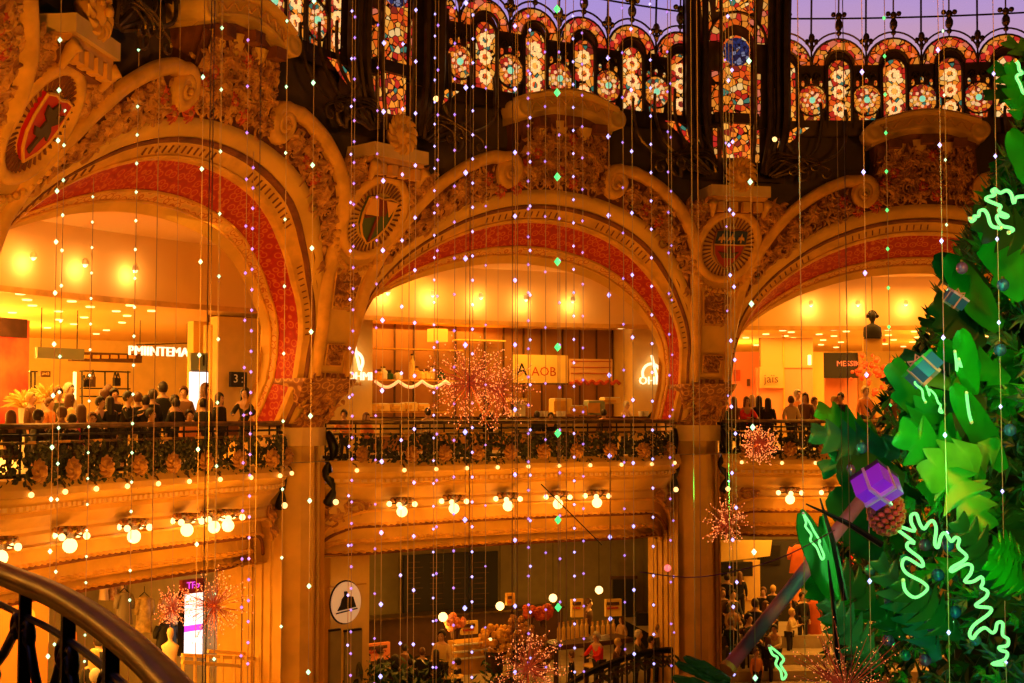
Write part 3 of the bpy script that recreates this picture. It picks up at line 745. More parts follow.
# dome ribs above the piers, each with its own tall window
def dome_rib():
    t = thing('dome_rib', 'x', 'dome rib', P(.5, 17.2, 8.0), -(THM+.5*D), 'bronze dome ribs above the piers')
    def H(x, z, off=0): return N_*(16.85+off-(max(z-9, 0))*.03)+X_*x+V(0, 0, z)
    def rect(x0, x1, z0, z1, off=0, sl=0): return MB().add([H(x0, z0, off), H(x1, z0, off), H(x1+sl, z1, off), H(x0+sl, z1, off)], [(0, 1, 2, 3)])
    rect(-1.5, 1.5, 7.9, 14.6, .25).build('rib_backing', M['dark'], t)
    q = MB(); pts = [(-.42, 9.75), (.42, 9.75), (.42, 11.5)]+[(.42*cos(a), 11.5+.42*sin(a)) for a in [pi*i/8 for i in range(1, 8)]]+[(-.42, 11.5)]
    q.add([H(x, z, .05) for x, z in pts], [tuple(range(len(pts)))]); q.build('lancet_pane', GL[0], t)
    q = MB(); q.add([H(.4*cos(2*pi*i/16), 11.45+.4*sin(2*pi*i/16), .02) for i in range(16)], [tuple(range(16))]); q.build('rosette_pane', GLB, t)
    rect(-.42, .42, 8.5, 9.45, .05).build('lower_pane', GL[1], t)
    for s_ in (-1, 1):
        rect(s_*.62-.1, s_*.62+.1, 9.7, 10.9, .05).build('side_pane', GLR, t)
        rect(s_*.62-.06, s_*.62+.06, 8.4, 9.3, .05).build('side_pane', GLR, t)
        rect(s_*.82-.13, s_*.82+.13, 11.9, 14.6, .05, s_*.3).build('upper_pane', GLR, t)
    rows = [[H(r_*cos(pi*i/12), 11.7+r_*sin(pi*i/12), 0) for i in range(13)] for r_ in (.5, .82)]
    MB().grid(rows).build('arch_band', GLR, t)
    rect(-.6, .6, 12.55, 14.6, .05).build('top_pane', GL[1], t)
    MB().tube([H(.85*cos(pi*i/12), 11.7+.85*sin(pi*i/12), -.05) for i in range(13)], .04, 5, False).build('arch_moulding', M['brass'], t)
    MB().box(H(0, 9.6, .05), (1.3, .2, .28), math.atan2(X_.y, X_.x)).build('transom', M['dark'], t)
    for x, r_ in ((-1.42, .16), (-1.18, .09), (-.95, .12), (-.5, .07), (.5, .07), (.95, .12), (1.18, .09), (1.42, .16)):
        mb = MB(); pts = smooth_path([H(x*.72, 8.05, -.15), H(x*.86, 8.6, -.15), H(x, 9.6, -.12), H(x, 11.5, -.1), H(x*1.05, 14.6, -.1)], 5)
        mb.tube(pts, r_*.75, 6); mb.build('bronze_column', M['dark'] if abs(x) > .6 else M['brass'], t)
    for s_ in (-1, 1):
        pts = [H(s_*(1.35+.12*i), 8.9-.2*i+.02*i*i, -.3) for i in range(4)]
        for i in range(14):
            a = -pi/2+s_*0+i*.5; rr = .3*(1-i/17); pts.append(H(s_*(1.75+rr*cos(a)), 8.15+rr*sin(a), -.3))
        MB().tube(pts, .06, 6).build('scroll_bracket', M['brass'], t)
    MB().ball(H(.9, 8.95, -.5), .07, 8, 5).build('rib_bulb', M['bulb'], t)
    return t
rib = dome_rib()
rl = {-2: 'bronze dome rib behind the mask at the top left corner', -1: 'bronze dome rib with tall window above the left pier', 0: 'bronze dome rib with blue rosette window above the right-hand pier', 1: 'bronze dome rib at the top right corner behind the tree'}
rib['label'] = rl[0]
for n in (-2, -1, 1): dup(rib, rotbay(n), rl[n])

# ------------------------------------------------------------------ entablature of the balcony and lower arches
def Q(b, r, z): return P(b, r+(1.15*min(1, (abs(b)-.30)/.145)**2 if abs(b) > .30 else 0), z)
prof = [(19.55, .26), (18.75, .26), (18.62, .1), (18.6, -.02), (18.72, -.06), (18.78, -.14), (18.86, -.2), (18.86, -.3), (19.02, -.34), (19.0, -.42), (19.12, -.52), (19.3, -.66), (19.34, -.74), (19.3, -.8)]
ent = thing('balcony_entablature', 'x', 'balcony', P(0, 19.3, -1), -THM, 'balcony fronts')
def rings(prof, nb=40, b0=-.447, b1=.447): return [[Q(b0+(b1-b0)*i/nb, r, z) for r, z in prof] for i in range(nb+1)]
MB().grid(rings(prof)).build('cornice', M['stone'], ent)
rows = []
for i in range(133):
    o_ = 18.80 if i % 2 else 18.875
    for b in (-.44+.88*(i-.5)/132, -.44+.88*(i+.5)/132): rows.append([Q(b, o_, -.285), Q(b, o_, -.205)])
MB().grid(rows).build('dentil_row', M['stone_pale'], ent)
for s_ in (-1, 1):
    MB().grid([[Q(s_*.447, r, z) for r in (18.9, 19.4, 20.6)] for z in (.26, -.3, -.8, -6.8)]).build('end_face', M['stone'], ent)
def outline(hw, zt, rc, n=8):
    pts = [(-hw, -6.8), (-hw, zt-rc)]
    for i in range(1, n+1):
        a = pi-pi/2*i/n; pts.append((-hw+rc/BM*(1+cos(a)), zt-rc+rc*sin(a)))
    m = [(-hw+rc/BM+(2*(hw-rc/BM))*i/24, zt) for i in range(1, 24)]
    return pts+m+[(-x, z) for x, z in pts[::-1]]
def outer(pts, z):  # matching points on the bottom edge of the cornice and pier edges
    out = []
    for b, zz in pts:
        out.append((-.447 if b < -.40 else .447 if b > .40 else b, zz if abs(b) > .40 else z))
    return out
L = [(19.3, outline(.443, -1.02, 1.0)), (19.62, outline(.440, -1.45, .9)), (20.0, outline(.437, -1.88, .7)), (20.4, outline(.434, -2.22, .2))]
o0 = L[0][1]; top = []
for b, z in o0:
        top.append((b*1.02, -.8) if z > -2.6 else ((-.447 if b < 0 else .447), z))
mb = MB().grid([[Q(b, 19.3, z) for b, z in top], [Q(b, 19.3, z) for b, z in o0]]); mb.build('spandrel', M['stone'], ent)
for i in range(4):
    r0, c0 = L[i]; r1 = L[i+1][0] if i < 3 else 20.6
    MB().grid([[Q(b, r0, z) for b, z in c0], [Q(b, r1, z) for b, z in c0]]).build('reveal', M['stone'], ent)
    if i < 3:
        c1 = L[i+1][1]; MB().grid([[Q(b, r1, z) for b, z in c0], [Q(b, r1, z) for b, z in c1]]).build('arch_step', M['stone'], ent)
    MB().tube([Q(b, r0-.02, z) for b, z in c0[3:-3]], .045, 5, False).build('step_bead', M['relief'] if i in (1, 3) else M['band'], ent)
    if i in (1, 2, 3):
        mb = MB(); cc = c0[6:-6]; mb.tube([Q(b, r0, z+.05) for b, z in cc], .03, 5)
        for k in range(len(cc)-1):
            for q_ in (0, .5):
                b = cc[k][0]*(1-q_)+cc[k+1][0]*q_; z = cc[k][1]*(1-q_)+cc[k+1][1]*q_
                mb.ball(Q(b, r0-.01, z+.05), .085, 6, 4, (1.3, .5, .6))
        mb.build('leaf_moulding', M['band'], ent)
for s_ in (-1, 1):
    mb = MB()
    for k in range(26):
        b = s_*(.36+.075*rnd.random()); z = -.86-.5*rnd.random()
        if z < -1.05 and abs(b) < .40: continue
        q = Q(b, 19.28, z); leaf_shape(mb, None, rnd.uniform(0, 6.28), .26, .07, .08, fr=(q, (P(b+.01, 19, z)-P(b-.01, 19, z)).normalized(), Vector((0, 0, 1)), -P(b, 1, 0).normalized()))
    for bb, zz in ((.425, -1.3), (.39, -.93)):
        pts = []
        for i in range(20):
            t = i/19; a = t*9; rr = .2*(1-.8*t); pts.append(Q(s_*bb+rr*cos(a)/BM, 19.26, zz+rr*sin(a)))
        mb.tube(pts, .035, 5)
    mb.build('corner_scrollwork', M['leaf'], ent)
el = {-2: 'moulded cream balcony front at the far left edge', -1: 'moulded cream balcony front and flat arch below the left crowd', 0: 'moulded cream balcony front and flat arch under the middle arcade', 1: 'moulded cream balcony front and flat arch at right behind the tree'}
ent['label'] = el[0]
ENT = {0: ent}
for n in (-2, -1, 1): ENT[n] = dup(ent, rotbay(n), el[n])

# balustrade with rails, garland, gilt rosettes and small bulbs
bal = thing('balcony_railing', 'x', 'railing', P(0, 18.9, .26), -THM, 'balcony railings with garlands')
def ends(b): 
    a = abs(b); return 18.85+(1.4*min(1, (a-.30)/.145)**2 if a > .30 else 0)
def rail(z, r, dr=0): 
    return MB().tube([P(-.443+.886*i/60, ends(-.443+.886*i/60)+dr, z) for i in range(61)], r, 7)
rail(1.22, .055).build('handrail', M['brass'], bal); rail(1.06, .025).build('upper_bar', M['iron'], bal); rail(.92, .03).build('middle_bar', M['brass'], bal); rail(.34, .04).build('bottom_bar', M['iron'], bal)
for i in range(24):
    b = -.44+.88*i/23; MB().tube([P(b, ends(b), .26), P(b, ends(b), 1.2)], .022, 5).build('baluster', M['iron'], bal)
g = MB(); r3 = random.Random(5)
for k in range(1450):
    b = r3.uniform(-.443, .443); z = r3.choice((r3.gauss(.62, .12), r3.gauss(.3, .13), r3.uniform(.15, .9))); 
    q = P(b, ends(b)-.04-.16*r3.random(), max(.0, min(.95, z))); a = r3.uniform(0, 6.28); bb = r3.uniform(-.9, .9)
    Xq = (P(b+.01, 19, z)-P(b-.01, 19, z)).normalized(); u = (Xq*cos(a)+V(0, 0, 1)*sin(a)); n = -P(b, 1, 0).normalized()*cos(bb)+Xq*sin(bb)
    v_ = u.cross(n).normalized(); Ls = r3.uniform(.12, .22)
    g.add([q-u*Ls*.5, q+v_*Ls*.28, q+u*Ls*.5, q-v_*Ls*.28, q+n*Ls*.12], [(0, 1, 4), (1, 2, 4), (2, 3, 4), (3, 0, 4)])
g.build('garland', M['garl'], bal)['kind'] = 'stuff'
g = MB()
for k in range(420):
    b = r3.uniform(-.443, .443); z = r3.uniform(.1, .95); q = P(b, ends(b)-.2, z); Xq = (P(b+.01, 19, z)-P(b-.01, 19, z)).normalized(); a = r3.uniform(0, 6.28); n = -P(b, 1, 0).normalized()
    u = (Xq*cos(a)+V(0, 0, 1)*sin(a)); v_ = u.cross(n); Ls = .11
    g.add([q-u*Ls*.5, q+v_*Ls*.3, q+u*Ls*.5, q-v_*Ls*.3, q+n*.05], [(0, 1, 4), (1, 2, 4), (2, 3, 4), (3, 0, 4)])
g.build('garland_highlights', M['leafd'], bal)['kind'] = 'stuff'
for i in range(10):
    b = -.40+.8*i/9; n = -P(b, 1, 0).normalized(); q = P(b, ends(b)-.22, .42); Xq = (P(b+.01, 19, 0)-P(b-.01, 19, 0)).normalized(); mb = MB()
    for k in range(9): leaf_shape(mb, None, k*2*pi/9, .21, .075, .09, fr=(q+(Xq*cos(k*2*pi/9)+V(0, 0, 1)*sin(k*2*pi/9))*.03, Xq, Vector((0, 0, 1)), n))
    mb.ball(q+n*.08, .1, 8, 5); mb.build('gilt_rosette', M['gold'], bal)
    mb = MB().box(P(b, ends(b)-.05, .93), (.28, .06, .05), -(THM+b*D)); mb.build('gilt_clasp', M['band'], bal)
for i in range(11):
    b = -.415+.83*i/10; q = Q(b, 18.55, .02); sub = MB().tube([Q(b, 18.75, .2), Q(b, 18.6, .16), q+V(0, 0, .07)], .02, 5).build('bulb_arm', M['brass'], bal)
    MB().ball(q, .052, 8, 6).build('small_bulb', M['bulb'], sub)
for s_ in (-1, 1):
    mb = MB(); pts = smooth_path([P(s_*.441, 20.05, 1.0), P(s_*.434, 19.9, .5), P(s_*.443, 20.05, 0), P(s_*.435, 19.9, -.45), P(s_*.441, 20.05, -.85)], 5)
    mb.tube(pts, [.05+.09*abs(sin(i*.42)) for i in range(len(pts))], 7); mb.build('iron_end_scroll', M['iron'], bal, smooth=True)
    MB().ball(P(s_*.435, 19.8, -.78), .075, 8, 6).build('end_bulb', M['bulb'], bal)
bl = {-2: 'balcony railing at the far left edge of the frame', -1: 'garlanded iron railing with gilt rosettes in front of the left crowd', 0: 'garlanded iron railing with gilt rosettes along the middle balcony', 1: 'garlanded iron railing at right, ending behind the christmas tree'}
bal['label'] = bl[0]
for n in (-2, -1, 1): dup(bal, rotbay(n), bl[n])

# globe lamps under the balcony
gl = thing('globe_lamp', 'x', 'lamp', P(0, 19.15, -.72), 0, 'globe clusters under the balcony')
o = P(0, 19.1, -.72)
mb = MB().lathe([(.30, .02), (.28, -.04), (.16, -.1), (.12, -.16), (.03, -.2)], o, 12); mb.build('lamp_bracket', M['brass'], gl, smooth=True)
mb = MB()
for a in range(10): mb.ball(o+V(.26*cos(a*.628), .26*sin(a*.628), -.03), .06, 5, 4)
mb.build('bracket_leaves', M['leaf'], gl)
MB().ball(o+V(0, 0, -.33), .14, 12, 8).build('main_globe', M['globe'], gl, smooth=True)
for k in range(4):
    a = THM+.4+pi/2*k; p = o+V(.33*cos(a), .33*sin(a), -.14)
    arm = MB().tube([o+V(0, 0, -.08), o+V(.2*cos(a), .2*sin(a), -.13), p], .02, 5).build('lamp_arm', M['brass'], gl)
    MB().ball(p, .07, 8, 6).build('small_globe', M['globe'], arm, smooth=True)
gp = []
for (x, y) in [(0, 548), (70, 540), (134, 532), (187, 526), (214, 522), (228, 520), (402, 508), (454, 507), (508, 505), (558, 500), (597, 499), (790, 493), (833, 494), (868, 494)]:
    gp.append(atr(x, y, 19.0))
gp = [V(p.x, p.y, -.72) for p in gp]
names = ['at the far left frame edge', 'first whole one under the left balcony', 'second whole one under the left balcony', 'third whole one under the left balcony', 'fourth whole one under the left balcony', 'nearest the left pier under the left balcony', 'leftmost under the middle balcony', 'second from left under the middle balcony', 'in the centre under the middle balcony', 'fourth from left under the middle balcony', 'rightmost under the middle balcony', 'left one under the right balcony', 'beside the tree under the right balcony', 'behind the tree under the right balcony']
for i, p in enumerate(gp):
    dl = Matrix.Translation(p-V(*o))
    lb = 'cluster of lit glass globes '+names[i]
    if i == 0: gl.matrix_world = Matrix.Translation(p-V(*o)) @ W[gl]; gl['label'] = lb; base = W[gl].copy(); W[gl] = dl @ W[gl]
    else: dup(gl, dl @ base @ W[gl].inverted() , lb)
    n_ = P(0, 1, 0); d_ = V(p.x, p.y, 0).normalized()
    lamp('POINT', p-d_*.35+V(0, 0, -.75), 26, AMB, .16)
# ------------------------------------------------------------------ floors, ceilings and walls behind the arcade
def annulus(r0, r1, z0, z1, b0=-2.6, b1=2.6, n=90):
    return MB().grid([[P(b0+(b1-b0)*i/n, r0, z0), P(b0+(b1-b0)*i/n, r1, z1)] for i in range(n+1)])
struct('floor', annulus(19.5, 46, .25, .25), M['floor'])
struct('floor', annulus(19.4, 46, -6.8, -6.8), M['floor'])
struct('ceiling', annulus(20.55, 46, -2.22, -2.22), M['ceil'])
struct('ceiling', annulus(23.35, 46, 4.25, 4.25), M['ceil'])
struct('ceiling', annulus(18.6, 23.35, 5.9, 5.9), M['ceil'])
struct('wall_bulkhead', annulus(23.35, 23.3, 4.22, 5.95), M['ceil'])
struct('wall_back', annulus(40, 40, -.0, 4.3), M['cream'])
struct('wall_lower_back', annulus(34, 34, -6.8, -2.2, -2.6, -.5), M['cream'])
struct('wall_lower_right', annulus(37, 37, -6.8, -2.2, .57, 2.6), M['cream'])
struct('wall_cafe', annulus(29.5, 29.5, -6.8, -2.2, -.9, .9), M['olive'])
for b in (-.5, .57):
    struct('wall_partition', MB().grid([[P(b, r, z) for r in (21.3, 40)] for z in (-6.8, -2.2)]), M['olive'])
struct('trim_2', annulus(23.28, 23.34, 4.16, 4.16).grid([[P(-2.6+5.2*i/90, 23.28, z) for z in (4.16, 4.3)] for i in range(91)]), M['band'])
# closed shell of the hall behind and above the camera
struct('wall_rear', MB().grid([[V(24.5*sin(a), 24.5*cos(a), z) for z in (-7, 16)] for a in [THM+2.6*D+(2*pi-5.2*D)*i/40 for i in range(41)]]), mat('rear_wall', (.12, .06, .03), .8))
struct('floor', MB().grid([[V(r*sin(2*pi*i/48), r*cos(2*pi*i/48), -6.82) for r in (.01, 25)] for i in range(49)]), M['floor'])
struct('ceiling', MB().grid([[V(r*sin(2*pi*i/48), r*cos(2*pi*i/48), z) for r, z in ((.01, 24), (9, 21.5), (15.8, 16), (24.6, 15.9))] for i in range(49)]), mat('dome_crown', (.08, .04, .03), .8))

def slabr(x0, y0, x1, y1, r, th=.06, mb=None):
    ym = (y0+y1)/2; a = atr(x0, ym, r); b = atr(x1, ym, r); c = (a+b)/2; d = b-a; d.z = 0
    ztop = atr((x0+x1)/2, y0, r).z; zb = atr((x0+x1)/2, y1, r).z
    mb = mb or MB(); mb.box(V(c.x, c.y, (ztop+zb)/2), (d.length, th, abs(ztop-zb)), math.atan2(d.y, d.x)); return mb
def fr_r(x, y, r, off=0):
    p = atr(x, y, r); n = -V(p.x, p.y, 0).normalized(); X = Vector((0, 0, 1)).cross(n).normalized()
    return (p+n*off, X, Vector((0, 0, 1)), n)
M['boothc'] = mat('booth_cream', (.62, .36, .13), .8)
# wall washers on the bulkhead
WX = [(33, 279), (85, 283), (135, 288), (388, 300), (433, 303), (481, 305), (526, 306), (573, 308), (811, 312), (858, 312), (906, 312), (953, 312)]
on = ['leftmost', 'second', 'third', 'leftmost', 'second', 'third', 'fourth', 'rightmost', 'leftmost', 'second', 'third', 'fourth']
wl = None
for i, (x, y) in enumerate(WX):
    p = atr(x, y, 23.0); p.z = 5.0; bay = 'left' if i < 3 else 'middle' if i < 8 else 'right'
    lb = 'glowing wall lamp on the bulkhead in the %s arch, %s of its row' % (bay, on[i])
    if wl is None:
        wl = thing('wall_lamp', lb, 'lamp', p, 0, 'wall lamps in the arches')
        MB().lathe([(.02, .12), (.06, .1), (.09, -.02), (.085, -.03)], p, 10).build('lamp_shade', M['white'], wl)
        MB().ball(p+V(0, 0, -.03), .06, 8, 5).build('lit_bulb', M['globe'], wl); wp = p
    else: dup(wl, Matrix.Translation(p-wp), lb)
    lamp('POINT', p+V(0, 0, -.14)+V(p.x, p.y, 0).normalized()*.06, 19, (1, .56, .24), .05)
# ceiling downlights of the stores
OL9 = ['first', 'second', 'third', 'fourth', 'fifth', 'sixth', 'seventh', 'eighth', 'ninth', 'tenth']
dl0 = None; k = 0; rd = random.Random(11)
for (b0, b1) in ((-1.75, -.55), (.42, 1.6)):
    for ri, r in enumerate((24.2, 25.2, 26.3, 27.5, 28.8, 30.2, 31.8, 33.6, 35.8)):
        n_ = 10
        for j in range(n_):
            b = (r-24)*(.026 if b0 < 0 else .0)+b0+(b1-b0)*(j+.5*(ri % 2))/n_+rd.uniform(-.02, .02); p = P(b, r+rd.uniform(-.3, .3), 4.235)
            side = 'left' if b < 0 else 'right'
            lb = 'recessed downlight in the %s store, %s row from the bulkhead, %s from the left' % (side, OL9[ri], OL9[j])
            if dl0 is None:
                dl0 = MB().lathe([(.001, -.01), (.09, -.01), (.10, -.025), (.115, -.025), (.12, .0)], p, 10).build('downlight', M['down'], None, p); tag(dl0, lb, 'lamp', 'downlights of the left store'); dp = p
            else:
                q = dup(dl0, Matrix.Translation(p-dp), lb, 'downlights of the %s store' % side)

# ---- left store, upper floor
def single(mb, name, m, label, cat, group=None, origin=None):
    c = sum(mb.v, Vector())/len(mb.v); z = min(v.z for v in mb.v)
    o = mb.build(name, m, None, origin or V(c.x, c.y, z)); tag(o, label, cat, group); return o
t = thing('fashion_poster', 'tall red and pink photo poster at the left edge of the upper store', 'poster', atr(8, 420, 25))
slabr(-40, 318, 27, 425, 25, .12).build('poster_panel', mat('poster_red', (.75, .03, .06), .6, col2=(.9, .25, .12), vs_=1.1), t)
slabr(-40, 317, 27, 336, 24.93, .02).build('poster_top', mat('poster_brown', (.12, .05, .03), .6, var=.4), t)
t = thing('hanging_sign', 'long grey-green blank sign hanging in the left store', 'sign', atr(59, 354, 27)); slabr(36, 348, 83, 359, 27, .12).build('sign_board', M['grey'], t)
for x in (41, 77): MB().tube([atr(x, 349, 27), V(atr(x, 349, 27).x, atr(x, 349, 27).y, 4.25)], .015, 4).build('sign_wire', M['iron'], t)
t = thing('lit_shop_sign', 'glowing white shop name hanging in the left store', 'sign', atr(162, 352, 29)); text(t, 'PMIINTEMAR', fr_r(162.5, 352, 29), .40, M['neonw'], .04)
MB().tube([atr(136, 345, 29), atr(191, 343, 29)], .02, 4).build('sign_rail', M['iron'], t)
for x in (140, 187): MB().tube([atr(x, 344, 29), V(atr(x, 344, 29).x, atr(x, 344, 29).y, 4.25)], .012, 4).build('sign_wire', M['iron'], t)
t = thing('shop_block', 'cream corner block with rounded edge behind the left crowd', 'partition', atr(225, 420, 25))
slabr(214, 318, 262, 425, 24.6, .4).build('block_front', M['cream'], t); slabr(190, 322, 216, 425, 25.6, .3).build('block_side', M['ceil'], t)
a = atr(213, 400, 24.9); MB().tube([V(a.x, a.y, .25), V(a.x, a.y, 3.9)], .28, 12).build('rounded_corner', M['cream'], t, smooth=True)
t = thing('floor_number_sign', 'grey-green sign with a black figure 1 over the white lit panel', 'sign', atr(198, 362, 24.3)); slabr(190, 353, 207, 371, 24.3, .08).build('sign_board', M['grey'], t); text(t, '1', fr_r(202.5, 361, 24.3, .06), .42, M['black'], .01)
t = thing('light_box', 'white glowing panel under the figure 1 sign', 'screen', atr(198, 400, 24.4)); slabr(190, 372, 207, 410, 24.4, .1).build('panel_face', M['screen'], t)
slabr(189, 371, 208, 411, 24.46, .06).build('panel_frame', M['iron'], t)
t = thing('number_display', 'black display board with pale figure 3 on the cream block', 'sign', atr(238, 379, 24.2)); slabr(230, 372, 246, 387, 24.25, .1).build('display_board', M['black'], t); text(t, '3 :', fr_r(237, 379, 24.25, .07), .33, M['white'], .01)
# shelving racks with bags
for k, (x0, x1, lb) in enumerate(((82, 128, 'thin black wall rack with hanging bags behind the left crowd'), (27, 35, 'narrow black rack with boxes beside the red poster'))):
    t = thing('display_rack', lb, 'rack', atr((x0+x1)/2, 410, 33))
    for x in [x0, (x0+x1)/2, x1]: MB().tube([atr(x, 371, 33), atr(x, 412, 33)], .03, 4).build('rack_post', M['iron'], t)
    for y in (371, 388, 396): slabr(x0, y, x1, y+1.2, 33, .35).build('rack_shelf', M['iron'], t)
for i, (x, y, h) in enumerate([(84, 375, 12), (88, 374, 13), (93, 370, 17), (115, 372, 14), (118, 373, 13)]):
    t = thing('shoulder_bag', 'small dark bag hanging on the black rack, %s from the left' % ['first', 'second', 'third', 'fourth', 'fifth'][i], 'bag', atr(x, y+h, 32.7), group='bags on the rack')
    slabr(x-1.4, y+h*.4, x+1.6, y+h, 32.7, .15).build('bag_body', M['iron'] if i != 2 else M['wood'], t)
    MB().tube(smooth_path([atr(x-1.2, y+h*.4, 32.7), atr(x, y, 32.7), atr(x+1.4, y+h*.4, 32.7)], 4), .025, 4).build('bag_strap', M['black'], t)
t = thing('wall_cabinet', 'dark cabinet band with lit products under the ceiling of the left store', 'cabinet', atr(100, 360, 35)); slabr(70, 353, 140, 362, 35, .3).build('cabinet_body', M['wood'], t)
for x in range(84, 136, 9): slabr(x, 355, x+6, 358.5, 34.8, .1).build('cabinet_niche', M['band'], t)
t = thing('tube_light', 'thin vertical light tube on the back wall of the left store', 'lamp', atr(74.5, 400, 34)); slabr(73.5, 372, 75.6, 405, 34, .1).build('light_tube', M['down'], t)
t = thing('exit_sign', 'small dark notice on the cream wall beside the red poster', 'sign', atr(45, 374, 34)); slabr(40, 371, 50, 377, 34, .08).build('sign_board', M['wood'], t); text(t, 'I=43', fr_r(45, 374, 34, .06), .13, M['cream'], .005)
for k, (x, y, dx) in enumerate([(25, 408, 9), (48, 402, 8)]):
    g = MB(); c = atr(x, y, 24); rr_ = random.Random(k)
    for i in range(60): 
        a = rr_.uniform(0, 6.28); e = rr_.uniform(.1, 1.2); d = V(cos(a)*cos(e), sin(a)*cos(e), sin(e)); g.tube([c, c+d*.35+V(0, 0, .03), c+d*.55-V(0, 0, .05)], [.03, .04, .005], 4)
    t = thing('flower_arrangement', ['spiky cream flower arrangement behind the left rail by the poster', 'spiky cream flower arrangement beside the man in the dark top'][k], 'flowers', V(c.x, c.y, .25)); g.build('blooms', M['cream'], t)
    MB().lathe([(.1, .25), (.14, .6), (.12, 1.0), (.16, c.z)], V(c.x, c.y, 0), 10).build('tall_vase', M['white'], t)

# ---- kitchen stall, middle arch
struct('wall_stall_back', MB().grid([[P(-.44+.90*i/30, 25.6, z) for z in (.25, 4.25)] for i in range(31)]), M['brown'])
bA = [atr(x, 370, 23.7) for x in (330, 372.5)]; bB = [atr(x, 370, 23.7) for x in (632.5, 690)]
for nm, (x0, x1), x2 in (('wall_stall_left', (320, 372.5), 372.5), ('wall_stall_right', (632.5, 700), 632.5)):
    pts = [atr(x0+(x1-x0)*i/4, 370, 23.7) for i in range(5)]
    inner = P((-.44 if x2 < 500 else .46), 25.6, 0); e = atr(x2, 370, 23.7)
    row = pts if x2 > 500 else pts
    rw = [[V(p.x, p.y, z) for p in row] for z in (.25, 4.25)]
    mb = MB().grid(rw); d = e.xy.normalized()*1.9
    mb.grid([[V(e.x, e.y, z), V(e.x+d.x, e.y+d.y, z)] for z in (.25, 4.25)]); struct(nm, mb, M['cream'])
t = thing('panel_seams', 'brown panelled back wall of the kitchen stall with upright dark joints', 'panelling', P(0, 25.5, .25))
for x in (394, 413, 437, 455, 484, 503, 523, 541, 562, 579, 596, 612, 625): slabr(x, 321, x+1.2, 425, 25.52, .06).build('panel_joint', M['wood'], t)
for k, (x0, x1, y, lb, r) in enumerate([(372, 460, 349, 'upper light shelf edge of the kitchen stall', 24.9), (372, 452, 380, 'lower shelf of the kitchen stall holding jars', 24.9), (372, 445, 411.5, 'bottom shelf of the kitchen stall with cream boxes', 24.7), (455, 503, 340, 'short glowing shelf bar right of the yellow lamp', 25.2)]):
    single(slabr(x0, y, x1, y+1.3, r, .45), 'wall_shelf', M['band'] if k < 3 else M['ceil'], lb, 'shelf', 'shelves of the stall')
jr = random.Random(4)
jars = [(379, 'amber jar'), (383, 'cream jar'), (389, 'plant pot'), (398, 'cream box'), (412, 'tall white bottle'), (416, 'white jug'), (421, 'amber jar'), (426, 'wide cream bowl'), (432, 'amber bottle'), (441, 'dark jar')]
for i, (x, kd) in enumerate(jars):
    p = atr(x, 379.6, 24.85); h = jr.uniform(.22, .4) if 'tall' not in kd else .75; w_ = .09 if 'bottle' in kd else .14
    t = thing('storage_jar', '%s on the lower stall shelf, %s from the left' % (kd, ['first', 'second', 'third', 'fourth', 'fifth', 'sixth', 'seventh', 'eighth', 'ninth', 'tenth'][i]), 'jar', p, group='jars on the stall shelf')
    MB().lathe([(w_*.8, 0), (w_, .03), (w_, h*.7), (w_*.5, h*.85), (w_*.5, h)], p, 10).build('jar_body', [M['band'], M['cream'], M['white'], M['g2']][jr.choice((0, 1, 1, 2)) if 'plant' not in kd and 'dark' not in kd else 3], t)
    MB().lathe([(w_*.55, h), (w_*.55, h+.05), (.001, h+.06)], p, 10).build('jar_lid', M['wood'], t)
mb = MB(); pts = []
for i in range(49):
    u = i/48; x = 375+u*75; y = 381+6*abs(sin(u*pi*3.2))
    pts.append(atr(x, y, 24.5))
single(mb.tube(pts, .05, 5), 'shelf_garland', mat('glowing_garland', (.9, .7, .5), .5, emit=(1, .5, .2), es=.8), 'pale scalloped garland hung along the lower stall shelf', 'garland')
mb = MB(); pts = [atr(570+50*i/30, 382.5+1.6*sin(i*1.3), 24.2) for i in range(31)]
single(mb.tube(pts, .06, 5), 'scalloped_garland', M['flower'], 'red scalloped garland under the right menu board', 'garland')
t = thing('menu_board', 'cream menu board with dark script and red figures, above the counter', 'board', atr(540, 383, 24.3)); slabr(513, 355, 567, 383, 24.3, .1).build('board_face', M['cream'], t)
text(t, 'A', fr_r(521, 370, 24.3, .07), .55, M['black'], .005); text(t, "AOB", fr_r(543, 372, 24.3, .07), .42, M['flower'], .005)
slabr(513, 383, 567, 384.5, 24.25, .12).build('board_edge', M['wood'], t)
t = thing('menu_board', 'orange and cream gridded menu board above the red garland', 'board', atr(590, 383, 24.3)); slabr(569, 359, 612, 382, 24.3, .1).build('board_face', mat('menu_orange', (.8, .5, .2), .6), t)
for y in (361, 367, 373): slabr(571, y, 611, y+.8, 24.22, .02).build('board_line', M['flower'], t)
t = thing('stall_sign', 'glowing drop logo and letters on the left wall of the stall', 'sign', atr(353, 375, 23.6))
def drop(x, y, r, h):
    fr = fr_r(x, y, r, .05); pts = []
    for i in range(25):
        a = -pi/2-.35+ (2*pi-.9)*0 - i/24*(2*pi-1.1); rr = h*.42
        pts.append((rr*cos(a), rr*sin(a)-h*.2))
    o, X, Y, N = fr; P3 = [o+X*a+Y*b for a, b in pts[4:]]; P3.append(o+Y*h*.62)
    return MB().tube(smooth_path(P3, 2), .045, 5)
drop(353, 357, 23.6, .72).build('drop_outline', M['neonw'], t); text(t, 'STOHMI', fr_r(353.5, 376.5, 23.6, .05), .34, M['neonw'], .03); text(t, 'CUISINE', fr_r(353, 384, 23.6, .05), .16, M['band'], .02)
